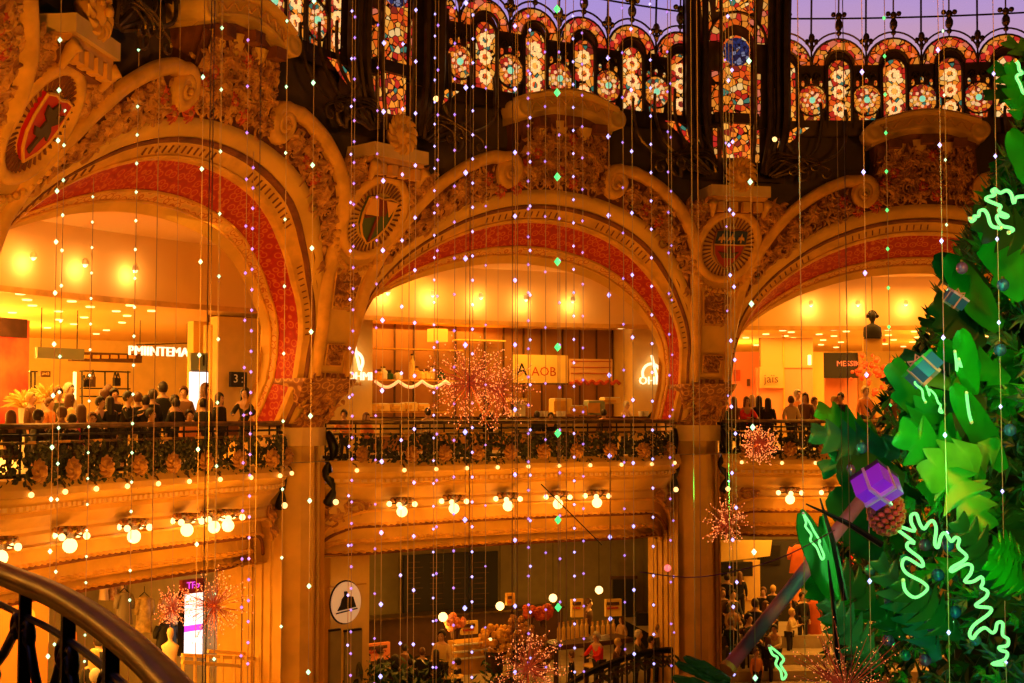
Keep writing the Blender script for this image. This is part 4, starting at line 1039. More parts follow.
t = thing('stall_sign', 'glowing drop logo and letters on the right wall of the stall', 'sign', atr(651, 375, 23.6)); drop(651, 369, 23.6, .72).build('drop_outline', M['neonw'], t); text(t, 'OHMI', fr_r(652, 381, 23.6, .05), .36, M['neonw'], .04)
t = thing('pendant_lamp', 'dim yellow square pendant at the top of the stall', 'lamp', atr(438, 335, 24.6)); slabr(430, 329, 445, 342, 24.6, .4).build('lamp_shade', mat('yellow_shade', (.8, .5, .1), .5, emit=(1, .5, .04), es=.25), t); a = atr(438, 329, 24.6); MB().tube([a, V(a.x, a.y, 4.25)], .012, 4).build('cord', M['iron'], t)
# counter with wares
t = thing('stall_counter', 'long cream service counter of the kitchen stall behind the rail', 'counter', P(0, 22.4, .25))
for x0, x1 in ((376, 470), (474, 560), (564, 655)): slabr(x0, 418, x1, 436, 22.6, .8).build('counter_unit', M['cream'], t)
slabr(374, 416.5, 657, 418, 22.5, 1.0).build('countertop', M['wood'], t)
for i, (x0, x1, y0, y1, m_, lb) in enumerate([(375, 386, 404, 411, 'cream', 'cream box stack, first from left on the bottom stall shelf'), (390, 402, 404, 411, 'cream', 'cream box stack, second from left on the bottom stall shelf'), (403, 414, 403, 411, 'cream', 'cream box stack, third from left on the bottom stall shelf'), (416, 426, 404, 411, 'ceil', 'cream box stack, fourth from left on the bottom stall shelf'), (552, 569, 399, 414, 'cream', 'pale sack-like carton left of the orange crate on the counter'), (568, 584, 406, 415, 'band', 'orange crate on the stall counter'), (586, 602, 401, 415, 'grey', 'pale green carton right of the orange crate'), (602, 618, 398, 404, 'cream', 'cream carton beneath the red garland')]):
    mb = slabr(x0, y0, x1, y1, 24.6 if i < 4 else 22.9, .5); t = thing('carton', lb, 'box', mb.v[0].copy(), group='cartons at the stall'); mb.build('carton_body', M[m_], t)
    slabr(x0+.5, y0-.8, x1-.5, y0, 24.55 if i < 4 else 22.85, .4).build('carton_lid', M['white'], t)
    slabr(x0+2, y0+2, x1-2, y1-2, 24.33 if i < 4 else 22.63, .02).build('carton_label', M['band'], t)
t = thing('drinks_dispenser', 'cream drinks dispenser standing left of the espresso cups on the counter', 'dispenser', atr(518, 418, 22.7)); slabr(513, 401, 523, 418, 22.7, .35).build('dispenser_body', M['white'], t)
slabr(509, 398, 524, 401.5, 22.6, .45).build('dispenser_top', M['cream'], t); slabr(511, 401, 513, 410, 22.45, .1).build('spout', M['brass'], t)
for i, x in enumerate((540, 545, 559, 563, 641, 646)):
    p = atr(x, 417, 22.2); t = MB().lathe([(.001, 0), (.07, 0), (.09, .18), (.08, .18), (.06, .02)], p, 10); single(t, 'paper_cup', M['white'], 'white cup on the stall counter, %s from the left' % ['first', 'second', 'third', 'fourth', 'fifth', 'sixth'][i], 'cup', 'cups on the counter')
t = thing('folded_cover', 'pointed black folded cover at the right end of the stall counter', 'cover', atr(661, 418, 21.6)); a = atr(661, 418, 21.6); MB().add([a+V(-.45, 0, 0), a+V(.3, 0, 0), a+V(.25, .3, 0), a+V(-.3, .3, .1), a+V(.2, .1, .75)], [(0, 1, 4), (1, 2, 4), (2, 3, 4), (3, 0, 4), (3, 2, 1, 0)]).build('cover', M['black'], t)

# ---- right store, upper floor
t = thing('boutique_booth', 'coral and cream boutique booth with name panel in the right arch', 'booth', atr(775, 415, 27))
slabr(756, 368, 812, 420, 27, .3).build('booth_wall', M['pink'], t); slabr(760, 338, 812, 368, 26.95, .3).build('upper_wall', M['boothc'], t); slabr(759, 367, 783, 388, 26.7, .1).build('name_panel', M['boothc'], t)
text(t, 'jaïs', fr_r(771, 379, 26.6, .04), .42, M['wood'], .01); slabr(783, 330, 784.2, 420, 26.8, .1).build('booth_joint', M['band'], t); slabr(808, 355, 811, 365, 26.6, .1).build('light_slot', M['down'], t)
t = thing('coral_partition', 'coral wall with small framed pictures right of the pier', 'partition', atr(745, 415, 29)); slabr(722, 352, 759, 420, 29, .2).build('wall_face', M['pink'], t)
slabr(734, 370, 740, 381, 28.8, .06).build('framed_picture', M['flower'], t); slabr(747, 379, 750, 386, 28.8, .06).build('framed_picture', M['wood'], t)
t = thing('jewellery_front', 'black fascia with faint red letters over a coral shop opening', 'shop front', atr(845, 415, 28)); slabr(823, 353, 862, 378, 28, .3).build('fascia', M['black'], t); slabr(825, 378, 858, 420, 28.6, .1).build('opening_back', M['pink'], t)
text(t, 'MESSIKA', fr_r(850, 364, 28, .18), .27, M['neonr'], .02); slabr(858, 352, 862, 420, 27.9, .35).build('door_post', M['brown'], t)
t = thing('store_column', 'thin orange column strip beside the black fascia', 'column', atr(817, 415, 27.5)); slabr(812, 352, 823, 420, 27.6, .3).build('column_face', M['ceil'], t)
t = thing('hanging_figure', 'dark bust figure with headphones high up in the right arch', 'statue', atr(873, 337, 22.2))
p = atr(872.5, 330, 22.2); mb = MB(); mb.grid([[p+V(a*cos(2*pi*k/12), b*sin(2*pi*k/12), z) for k in range(12)] for a, b, z in ((.30, .14, -.28), (.30, .15, -.1), (.28, .15, .08), (.16, .11, .16), (.07, .07, .2), (.06, .07, .26), (.10, .11, .34), (.125, .13, .44), (.10, .11, .55), (.02, .02, .6))], closed=True)
mb.build('figure_body', M['black'], t, smooth=True); mb = MB()
for s_ in (-1, 1): mb.ball(p+V(.15*s_, 0, .44), .065, 8, 5)
mb.tube([p+V(.15*cos(a), 0, .45+.17*sin(a)) for a in [pi*i/8 for i in range(9)]], .02, 5); mb.build('headphones', M['iron'], t)
slabr(863, 337, 882, 352, 22.2, .12).build('figure_stand', M['ceil'], t); MB().tube([p+V(0, 0, -.28), V(p.x, p.y, 5.9)], .01, 4).build('hanging_wire', M['iron'], t)
t = thing('flower_display', 'coloured flower display behind the hanging bust figure', 'flowers', atr(874, 415, 27)); mb = MB(); c = atr(874, 372, 27); rr_ = random.Random(8)
for i in range(50): mb.ball(c+V(rr_.gauss(0, .35), rr_.gauss(0, .3), rr_.gauss(0, .3)), rr_.uniform(.06, .13), 5, 4)
mb.build('blooms', M['flower'], t); MB().lathe([(.25, .25), (.2, 1), (.3, 1.3)], V(c.x, c.y, 0), 10).build('stand', M['wood'], t)

# ---- cafe, lower middle
t = thing('menu_wall', 'big black wall menu with faint rows of writing in the lower cafe', 'board', atr(450, 615, 28.5)); slabr(403, 553, 497, 618, 28.8, .15).build('board_face', M['black'], t)
for k in range(4):
    for j in range(9): slabr(408+k*22, 562+j*5.2, 408+k*22+[12, 15, 9, 13][(j+k) % 4], 562.8+j*5.2, 28.68, .02).build('menu_line', M['wood'], t)
t = thing('dark_counter_back', 'long dark back counter under the black wall menu', 'counter', atr(430, 660, 28)); slabr(366, 612, 560, 650, 28.2, .5).build('counter_body', M['wood'], t); slabr(366, 610, 560, 612, 28, .8).build('countertop', M['brass'], t)
t = thing('cream_pilaster', 'cream pilaster behind the round white sign', 'column', atr(346, 670, 21.5)); slabr(327, 556, 366, 700, 21.9, .3).build('pilaster_face', M['cream'], t); slabr(328, 585, 366, 586, 21.7, .05).build('pilaster_groove', M['band'], t)
for x0, x1 in ((329, 340), (344, 361)): q = slabr(x0, 630, x1, 690, 21.72, .1).build('glass_door', M['olive'], t); slabr(x0, 629, x1, 631, 21.66, .08).build('door_rail', M['iron'], q)
t = thing('round_sign', 'round white sign with a dark seated figure on the cream pilaster', 'sign', atr(344, 602, 21.5)); fr = fr_r(344, 602, 21.6)
mb = MB(); mb.plate(fr, [(.47*cos(2*pi*i/32), .55*sin(2*pi*i/32)) for i in range(32)], 0, .12); mb.build('sign_disc', mat('sign_white', (.9, .82, .7), .5, emit=(1, .6, .3), es=.25), t)
o, X, Y, N = fr; MB().tube([o+X*.48*cos(2*pi*i/32)+Y*.56*sin(2*pi*i/32)+N*.05 for i in range(33)], .03, 5, False).build('sign_rim', M['iron'], t)
MB().plate((o, X, Y, N), [(-.3, -.2), (.3, -.14), (.24, .02), (.2, .14), (.06, .16), (.0, .3), (-.09, .3), (-.08, .18), (-.16, .1), (-.2, -.05)], .12, .15).build('figure_emblem', M['black'], t)
MB().plate((o, X, Y, N), [(-.34, -.28), (.34, -.2), (.34, -.17), (-.34, -.25)], .12, .15).build('sign_script', M['black'], t)
for i, (x, y, r) in enumerate([(443, 617, 22.5), (500, 606, 24.5), (553, 598, 25.5), (599, 590, 26.5)]):
    p = atr(x, y, r); t = thing('pendant_globe', 'white globe pendant in the lower cafe, %s' % ['nearest the black wall menu and lowest', 'second from the left', 'third, beside the green bead', 'highest and furthest right'][i], 'lamp', V(p.x, p.y, -2.22), group='cafe globe pendants')
    MB().ball(p, .135, 12, 8).build('globe', M['globe'], t, smooth=True); MB().tube([p, V(p.x, p.y, -2.22)], .012, 4).build('cord', M['iron'], t)
    lamp('POINT', p+V(0, 0, -.35), 26, WARM, .14)
t = thing('service_door', 'dark door on the far side of the lower cafe', 'door', atr(632, 640, 28)); slabr(613, 578, 635, 640, 28.3, .12).build('door_leaf', M['black'], t); slabr(611, 576, 637, 579, 28.25, .14).build('door_head', M['wood'], t)
t = thing('wainscot', 'black wainscot band along the cafe wall right of the door', 'panelling', atr(655, 640, 26)); slabr(636, 613, 668, 660, 26.4, .12).build('panel_face', M['black'], t)
t = thing('cafe_picture', 'small framed notice on the cafe wall near the right pier', 'picture', atr(661, 605, 26)); slabr(656, 598, 666, 616, 26.2, .06).build('frame', M['wood'], t); slabr(657.5, 600, 664.5, 614, 26.1, .04).build('picture_sheet', M['pink'], t)
slabr(657, 586, 666, 596, 26.1, .05).build('upper_notice', M['cream'], t)
for i, (x0, x1, y0, y1, m_, lb) in enumerate([(571, 583, 599, 617, 'cream', 'paned cream cabinet held up in the lower cafe'), (605, 621, 599, 616, 'cream', 'tilted cream board with blue square in the cafe'), (365, 389, 643, 660, 'pink', 'lit orange cake case at the left of the cafe'), (461, 477, 621, 634, 'cream', 'small white notice board over the pastry case'), (506, 514, 593, 605, 'band', 'orange paper flag hanging in the cafe')]):
    mb = slabr(x0, y0, x1, y1, 24.5, .15); t = thing('notice_board', lb, 'board', mb.v[0].copy()); mb.build('board_face', M[m_], t); slabr(x0+2, y0+3, x1-2, y0+6, 24.4, .03).build('board_print', M['wood'], t); slabr(x0+2, y0+8, x1-3, y0+10, 24.4, .03).build('board_print', M['flower'], t)
t = thing('pastry_case', 'lit glass pastry case with orange trays in the cafe', 'display case', atr(470, 665, 22.8)); slabr(452, 640, 489, 672, 23, .6).build('case_body', M['band'], t); slabr(489, 638, 491.5, 668, 22.7, .05).build('light_tube', M['down'], t)
for y in (643, 650, 657): slabr(453, y, 488, y+1.5, 22.6, .1).build('case_shelf', M['white'], t)
# bottles and candles on the dark table
for i in range(12):
    x = 559+i*4.6 if i < 7 else 577+(i-4)*5.2; y = 641-i*.7; p = atr(x, y, 22.3); h = .5 if i < 7 else .38
    t = thing('white_bottle', 'tall white bottle on the dark cafe table, %s from the left' % ['first', 'second', 'third', 'fourth', 'fifth', 'sixth', 'seventh', 'eighth', 'ninth', 'tenth', 'eleventh', 'twelfth'][i], 'bottle', p, group='bottles on the cafe table')
    MB().lathe([(.001, 0), (.055, 0), (.06, .02), (.06, h*.7), (.03, h*.85), (.03, h)], p, 8).build('bottle_body', M['cream'], t); MB().lathe([(.035, h), (.035, h+.05), (.001, h+.05)], p, 8).build('bottle_cap', M['band'], t)
t = thing('cafe_table', 'long dark slanting table with bottles in the cafe', 'table', atr(585, 680, 22)); a, b = atr(556, 644, 22.2), atr(616, 634, 22.6); d = b-a
MB().box((a+b)/2+V(0, 0, -.08), (d.length+.6, 1.0, .14), math.atan2(d.y, d.x)).build('table_top', M['wood'], t)
for k in (0, .5, 1): q = a+d*k; MB().box(V(q.x, q.y, (q.z-6.9)/2-.05), (.14, .14, q.z+6.7), 0).build('table_leg', M['wood'], t)
# pastry / flower mounds
for i, (x, y, s_, m_, lb) in enumerate([(495, 640, 1.0, 'band', 'large orange flower mound in the middle of the cafe'), (516, 635, .9, 'gold', 'round orange flower mound right of the case'), (540, 650, .8, 'gold', 'orange flower mound behind the lower sparkling ball'), (455, 622, .5, 'pink', 'small orange bouquet above the pastry case'), (530, 613, .35, 'flower', 'dark red paper lantern left of the green bead'), (543, 612, .45, 'flower', 'wide red paper lantern by the green bead')]):
    mb = MB(); c = atr(x, y, 22.5); rr_ = random.Random(i)
    for k in range(int(70*s_)+10):
        d = V(rr_.gauss(0, 1), rr_.gauss(0, 1), rr_.gauss(0, .8)).normalized()*rr_.uniform(.3, .6)*s_; mb.ball(c+d, rr_.uniform(.06, .12), 5, 4)
    t = thing('flower_mound', lb, 'flowers', V(c.x, c.y, c.z-.7*s_)); mb.build('blooms', M[m_], t); MB().lathe([(.22*s_, -.95*s_), (.3*s_, -.5*s_), (.4*s_, -.3*s_)], c, 10).build('basket', M['wood'], t)
for i, (x, y) in enumerate([(385, 680), (368, 684), (402, 684), (505, 682), (425, 688)]):
    mb = MB(); c = atr(x, y, 21.8); rr_ = random.Random(i+50)
    for k in range(170):
        d = V(rr_.gauss(0, .4), rr_.gauss(0, .3), rr_.gauss(0, .3)); a = rr_.uniform(0, 6.28); u = V(cos(a), sin(a), rr_.uniform(-1, 1))*.13; v_ = V(-sin(a), cos(a), .5)*.05; q = c+d; mb.add([q-u, q+v_, q+u, q-v_], [(0, 1, 2, 3)])
    t = thing('leafy_shrub', 'dark leafy potted shrub in the cafe, %s' % ['tallest, below the cake case', 'at the bottom near the round sign', 'below the yellow shirted man', 'right of the pastry case', 'at the bottom centre left'][i], 'shrub', V(c.x, c.y, -6.8)); mb.build('foliage', M['g2'], t)
    MB().lathe([(.25, 0), (.32, .5), (.3, .52)], V(c.x, c.y, -6.8), 10).build('pot', M['wood'], t); MB().tube([V(c.x, c.y, -6.4), c], .04, 5).build('stem', M['wood'], t)
t = thing('cafe_barrier', 'curving dark iron barrier with scrollwork in front of the cafe', 'railing', atr(640, 680, 19.4))
pts = smooth_path([atr(x, y, 19.2) for x, y in ((560, 690), (590, 672), (620, 660), (650, 652), (672, 650))], 6); MB().tube(pts, .09, 7).build('handrail', M['iron'], t)
pts = smooth_path([atr(x, y, 19.2) for x, y in ((570, 697), (600, 680), (640, 664), (672, 662))], 6); MB().tube(pts, .05, 6).build('lower_rail', M['wood'], t)
for i in range(9):
    x = 600+i*9; y = interp(x, [560, 590, 620, 650, 672], [690, 672, 660, 652, 650]); q = atr(x, y+12, 19.2); pts = []
    for k in range(16): a = k*.55; rr = .22*(1-k/18); pts.append(q+V(rr*cos(a), 0, rr*sin(a)))
    MB().tube(pts, .035, 5).build('scroll', M['leafd'], t); MB().tube([atr(x, y, 19.2), atr(x, y+40, 19.2)], .03, 5).build('baluster', M['iron'], t)

# ---- lower left store
struct('floor', MB().grid([[P(b, r, -6.2) for r in (23.5, 33)] for b in [-1.7+1.15*i/20 for i in range(21)]]).grid([[P(b, 23.5, z) for z in (-6.2, -6.8)] for b in [-1.7+1.15*i/20 for i in range(21)]]), M['floor'])
t = thing('lit_screen', 'tall white glowing screen with a magenta stripe in the lower left store', 'screen', atr(191, 655, 24)); slabr(182, 593, 202, 655, 24, .15).build('screen_face', M['screen'], t)
slabr(182, 625, 202, 631, 23.9, .05).build('magenta_stripe', M['magenta'], t); slabr(181, 579, 203, 593, 23.95, .15).build('screen_header', mat('header_maroon', (.25, .03, .06), .5), t); text(t, 'TFo', fr_r(191, 585, 23.95, .1), .25, M['magenta'], .01); slabr(180, 592, 182, 656, 23.95, .2).build('screen_edge', M['iron'], t)
def garment(x0, y0, x1, y1, r, m, lb, kind='dress', hang=True, grp=None):
    a = atr(x0, (y0+y1)/2, r); b = atr(x1, (y0+y1)/2, r); zt = atr((x0+x1)/2, y0, r).z; zb = atr((x0+x1)/2, y1, r).z; c = (a+b)/2; w_ = (b-a).length/2; d = (b-a).normalized(); n = V(-d.y, d.x, 0)
    t = thing('hanging_'+kind, lb, 'clothes', V(c.x, c.y, zb), group=grp); rows = []
    for k in range(9):
        u = k/8; z = zt+(zb-zt)*u; ww = w_*(.35 if k == 0 else .78 if u < .3 else .6+.4*u); row = []
        for j in range(16):
            q = 2*pi*j/16; row.append(V(c.x, c.y, z)+d*(ww*cos(q))+n*(.12*(1+.3*u)*sin(q)*(1+.25*sin(j*3)*u)))
        rows.append(row)
    mb = MB().grid(rows, closed=True); mb.f.append(tuple(range(15, -1, -1))); mb.build('cloth', m, t, smooth=True)
    mb = MB(); 
    for s_ in (-1, 1): mb.tube([V(c.x, c.y, zt-.08)+d*(.7*w_*s_), V(c.x, c.y, zt-(zt-zb)*.35)+d*(w_*1.0*s_), V(c.x, c.y, zt-(zt-zb)*.52)+d*(w_*1.02*s_)], [.09, .075, .05], 7)
    mb.build('sleeves', m, t, smooth=True)
    mb = MB().tube([V(c.x, c.y, zt-.02)-d*w_*.6, V(c.x, c.y, zt+.1), V(c.x, c.y, zt-.02)+d*w_*.6], .015, 4).tube([V(c.x, c.y, zt+.1), V(c.x, c.y, zt+.25)], .012, 4); mb.build('hanger', M['iron'], t)
    return t
plaid = mat('plaid_cloth', (.35, .12, .05), .8, col2=(.55, .4, .2), vs_=14); greyc = mat('grey_cloth', (.18, .15, .12), .8); goldc = mat('gold_cloth', (.6, .42, .15), .5, var=.5, vs_=9); blk_ = M['black']; ora = mat('orange_cloth', (.62, .12, .02), .8, var=.3); redc = mat('red_cloth', (.75, .02, .03), .8, var=.3); crm = mat('cream_cloth', (.8, .6, .35), .8, var=.2)
garment(116, 592, 132, 624, 24.5, greyc, 'grey jacket on display in the lower left store, left of the gold dress', 'jacket')
garment(136, 596, 152, 632, 24.5, goldc, 'shiny gold dress hanging in the lower left store')
garment(160, 596, 177, 624, 24.5, plaid, 'brown plaid jacket hanging left of the white screen', 'jacket')
garment(155, 624, 178, 652, 24.3, blk_, 'black skirt hanging under the plaid jacket', 'skirt')
for i, x in enumerate(range(100, 183, 9)): garment(x, 578, x+8, 600, 28, [crm, plaid, goldc, ora][i % 4], 'small garment on the high rail of the lower left store, %s from left' % ['first', 'second', 'third', 'fourth', 'fifth', 'sixth', 'seventh', 'eighth', 'ninth', 'tenth'][i], 'shirt', grp='garments on the high rail')
single(MB().tube([atr(92, 577, 28), atr(184, 576, 28)], .03, 5), 'clothes_rail', M['brass'], 'high brass clothes rail in the lower left store', 'rail')
t = thing('orange_wall_panel', 'orange display panel with a pale disc at the far lower left', 'panel', atr(20, 650, 24)); slabr(-20, 600, 45, 690, 25, .2).build('panel_face', mat('orange_panel', (.8, .25, .05), .7), t); fr = fr_r(25, 617, 24.8); MB().plate(fr, [(.22*cos(2*pi*i/20), .22*sin(2*pi*i/20)) for i in range(20)], .05, .1).build('pale_disc', M['cream'], t)
t = thing('dress_form', 'bare beige mannequin bust standing before the white screen', 'mannequin', atr(170, 690, 22)); p = atr(170, 655, 22.0)
MB().grid([[p+V(a*cos(2*pi*k/14), b*sin(2*pi*k/14), z) for k in range(14)] for a, b, z in ((.17, .12, -.5), (.19, .13, -.3), (.14, .1, -.1), (.18, .13, .08), (.22, .12, .22), (.1, .08, .3), (.055, .055, .34), (.05, .05, .4), (.07, .08, .46), (.085, .1, .54), (.06, .07, .63), (.01, .01, .66))], closed=True).build('torso', crm, t, smooth=True); MB().tube([p+V(0, 0, -.5), V(p.x, p.y, -6.2)], .03, 6).build('stand_pole', M['iron'], t)
t = thing('wooden_frame_rail', 'pale orange wooden frame barrier below the left arch', 'railing', atr(225, 690, 20.6))
for (x0, x1, y, r) in ((182, 262, 655, 20.9), (208, 262, 651, 21.3), (182, 240, 662, 20.6)): 
    MB().tube([atr(x0, y, r), atr(x1, y+4, r)], .055, 4).build('top_bar', M['ceil'], t)
for x in (183, 195, 208, 222, 234, 246, 258): MB().tube([atr(x, 656, 20.8), atr(x, 700, 20.8)], .045, 4).build('upright', M['ceil'], t)
single(slabr(256, 572, 261.5, 690, 21.4, .15), 'wooden_post', M['ceil'], 'tall pale wooden post at the right of the lower left store', 'post')

# ---- lower right store: raised platform with steps and hanging clothes
struct('floor', MB().grid([[P(b, r, z) for r, z in ((21.6, -6.8), (21.6, -6.5), (22.6, -6.5), (22.6, -6.2), (23.8, -6.2), (23.8, -5.8), (34, -5.8))] for b in [.5+.9*i/20 for i in range(21)]]), M['floor'])
t = thing('white_canopy', 'slanting cream stair soffit at the upper left of the lower right store', 'stair', atr(745, 560, 25)); a, b = atr(722, 552, 25), atr(770, 548, 25)
MB().add([atr(720, 540, 25), atr(772, 540, 25), atr(770, 556, 25), atr(720, 562, 25), atr(720, 540, 26), atr(772, 540, 26), atr(770, 556, 26), atr(720, 562, 26)], [(0, 1, 2, 3), (7, 6, 5, 4), (0, 4, 5, 1), (2, 6, 7, 3), (0, 3, 7, 4), (1, 5, 6, 2)]).build('soffit', M['cream'], t)
slabr(720, 562, 752, 576, 26.2, .2).build('dark_band', M['black'], t)
t = thing('tall_dark_cabinet', 'black cabinet with blue glints in the lower right store', 'cabinet', atr(778, 600, 27)); slabr(759, 540, 800, 640, 27, .5).build('cabinet_body', M['black'], t); slabr(762, 545, 780, 565, 26.7, .05).build('glass_pane', M['iron'], t); slabr(745, 577, 757, 640, 27.4, .2).build('lit_side', M['ceil'], t)
t = thing('white_wall_panel', 'bright cream wall panel behind the standing woman in black', 'panel', atr(750, 610, 26.5)); slabr(744, 560, 760, 640, 26.5, .1).build('panel_face', M['cream'], t); slabr(744, 600, 760, 601.2, 26.4, .05).build('panel_joint', M['band'], t)
for i, (x0, y0, x1, y1, m_, lb, kd) in enumerate([(789, 545, 808, 573, ora, 'orange-red blouse hanging high in the lower right store', 'blouse'), (842, 538, 855, 575, redc, 'bright red coat hanging behind the green spikes', 'coat'), (853, 552, 872, 600, crm, 'cream dress hanging right of the red coat', 'dress'), (826, 548, 838, 590, crm, 'cream blouse hanging behind the spear-shaped leaf', 'blouse'), (811, 545, 822, 575, plaid, 'patterned shirt hanging left of the spear-shaped leaf', 'shirt'), (806, 600, 822, 640, ora, 'orange dress low behind the tree edge', 'dress'), (780, 640, 800, 668, crm, 'cream coat lying low beside the lavender pole', 'coat')]): garment(x0, y0, x1, y1, 24.2, m_, lb, kd)
# ------------------------------------------------------------------ people
def skin(name, nodes, edges, m, parent, root=0, sub=1, loc=Matrix()):
    me = bpy.data.meshes.new(name); me.from_pydata([Vector(n[0]) for n in nodes], edges, []); o = bpy.data.objects.new(name, me); COL.objects.link(o)
    md = o.modifiers.new('s', 'SKIN'); md.use_smooth_shade = True
    for i, n in enumerate(nodes):
        sv = me.skin_vertices[0].data[i]; sv.radius = n[1] if isinstance(n[1], tuple) else (n[1], n[1]); sv.use_root = (i == root)
    md2 = o.modifiers.new('u', 'SUBSURF'); md2.levels = sub; md2.render_levels = sub
    dg = bpy.context.evaluated_depsgraph_get(); dg.update(); nm = bpy.data.meshes.new_from_object(o.evaluated_get(dg))
    bpy.data.objects.remove(o); bpy.data.meshes.remove(me)
    nm.polygons.foreach_set('use_smooth', [True]*len(nm.polygons)); nm.materials.clear(); nm.materials.append(m)
    q = bpy.data.objects.new(name, nm); COL.objects.link(q); q.parent = parent; W[q] = W[parent]; KIDS.setdefault(parent, []).append(q)
    return q
HAIRS = dict(dark=mat('dark_hair', (.02, .012, .008), .5), brown=mat('brown_hair', (.12, .05, .02), .5), blonde=mat('blonde_hair', (.6, .38, .12), .5), grey=mat('grey_hair', (.6, .55, .48), .6))
CL = dict(black=mat('black_coat', (.01, .009, .01), .8), navy=mat('dark_navy_coat', (.02, .02, .035), .8), brown=mat('brown_coat', (.15, .07, .03), .8), tan=mat('tan_coat', (.55, .33, .14), .8), cream=mat('cream_coat', (.75, .6, .35), .8), red=mat('red_jacket', (.8, .03, .04), .8), pink=mat('pink_coat', (.85, .08, .16), .8), olive=mat('olive_coat', (.10, .09, .03), .8), yellow=mat('yellow_shirt', (.85, .6, .25), .8), orange=mat('orange_top', (.8, .3, .08), .8))
trou = mat('dark_trousers', (.025, .022, .03), .8); shoe = mat('dark_shoes', (.02, .015, .01), .5); eyem = mat('eye_dark', (.02, .01, .01), .2); lipm = mat('lips', (.4, .1, .08), .5)
def hand(nodes, edges, wi, w, d, side, curl=.5):
    """palm and five fingers from the wrist node wi at w, pointing along d"""
    d = Vector(d).normalized(); s = Vector(side).normalized(); n = d.cross(s).normalized()
    k = len(nodes); pc_ = Vector(w)+d*.05; nodes.append((pc_, (.038, .018))); edges.append((wi, k)); pe = Vector(w)+d*.085; nodes.append((pe, (.04, .016))); edges.append((k, k+1))
    for off, L in ((-.03, .06), (-.01, .075), (.01, .07), (.03, .055)):
        j = len(nodes); a = pe+s*off+d*.02; b = a+(d*(1-curl*.4)+n*curl*.5)*L*.6; c = b+(d*(1-curl)+n*curl)*L*.45
        nodes += [(a, .009), (b, .0085), (c, .007)]; edges += [(k+1, j), (j, j+1), (j+1, j+2)]
    j = len(nodes); a = pc_-s*.045-d*.005; b = a-s*.018+d*.035; nodes += [(a, .011), (b, .009)]; edges += [(k, j), (j, j+1)]
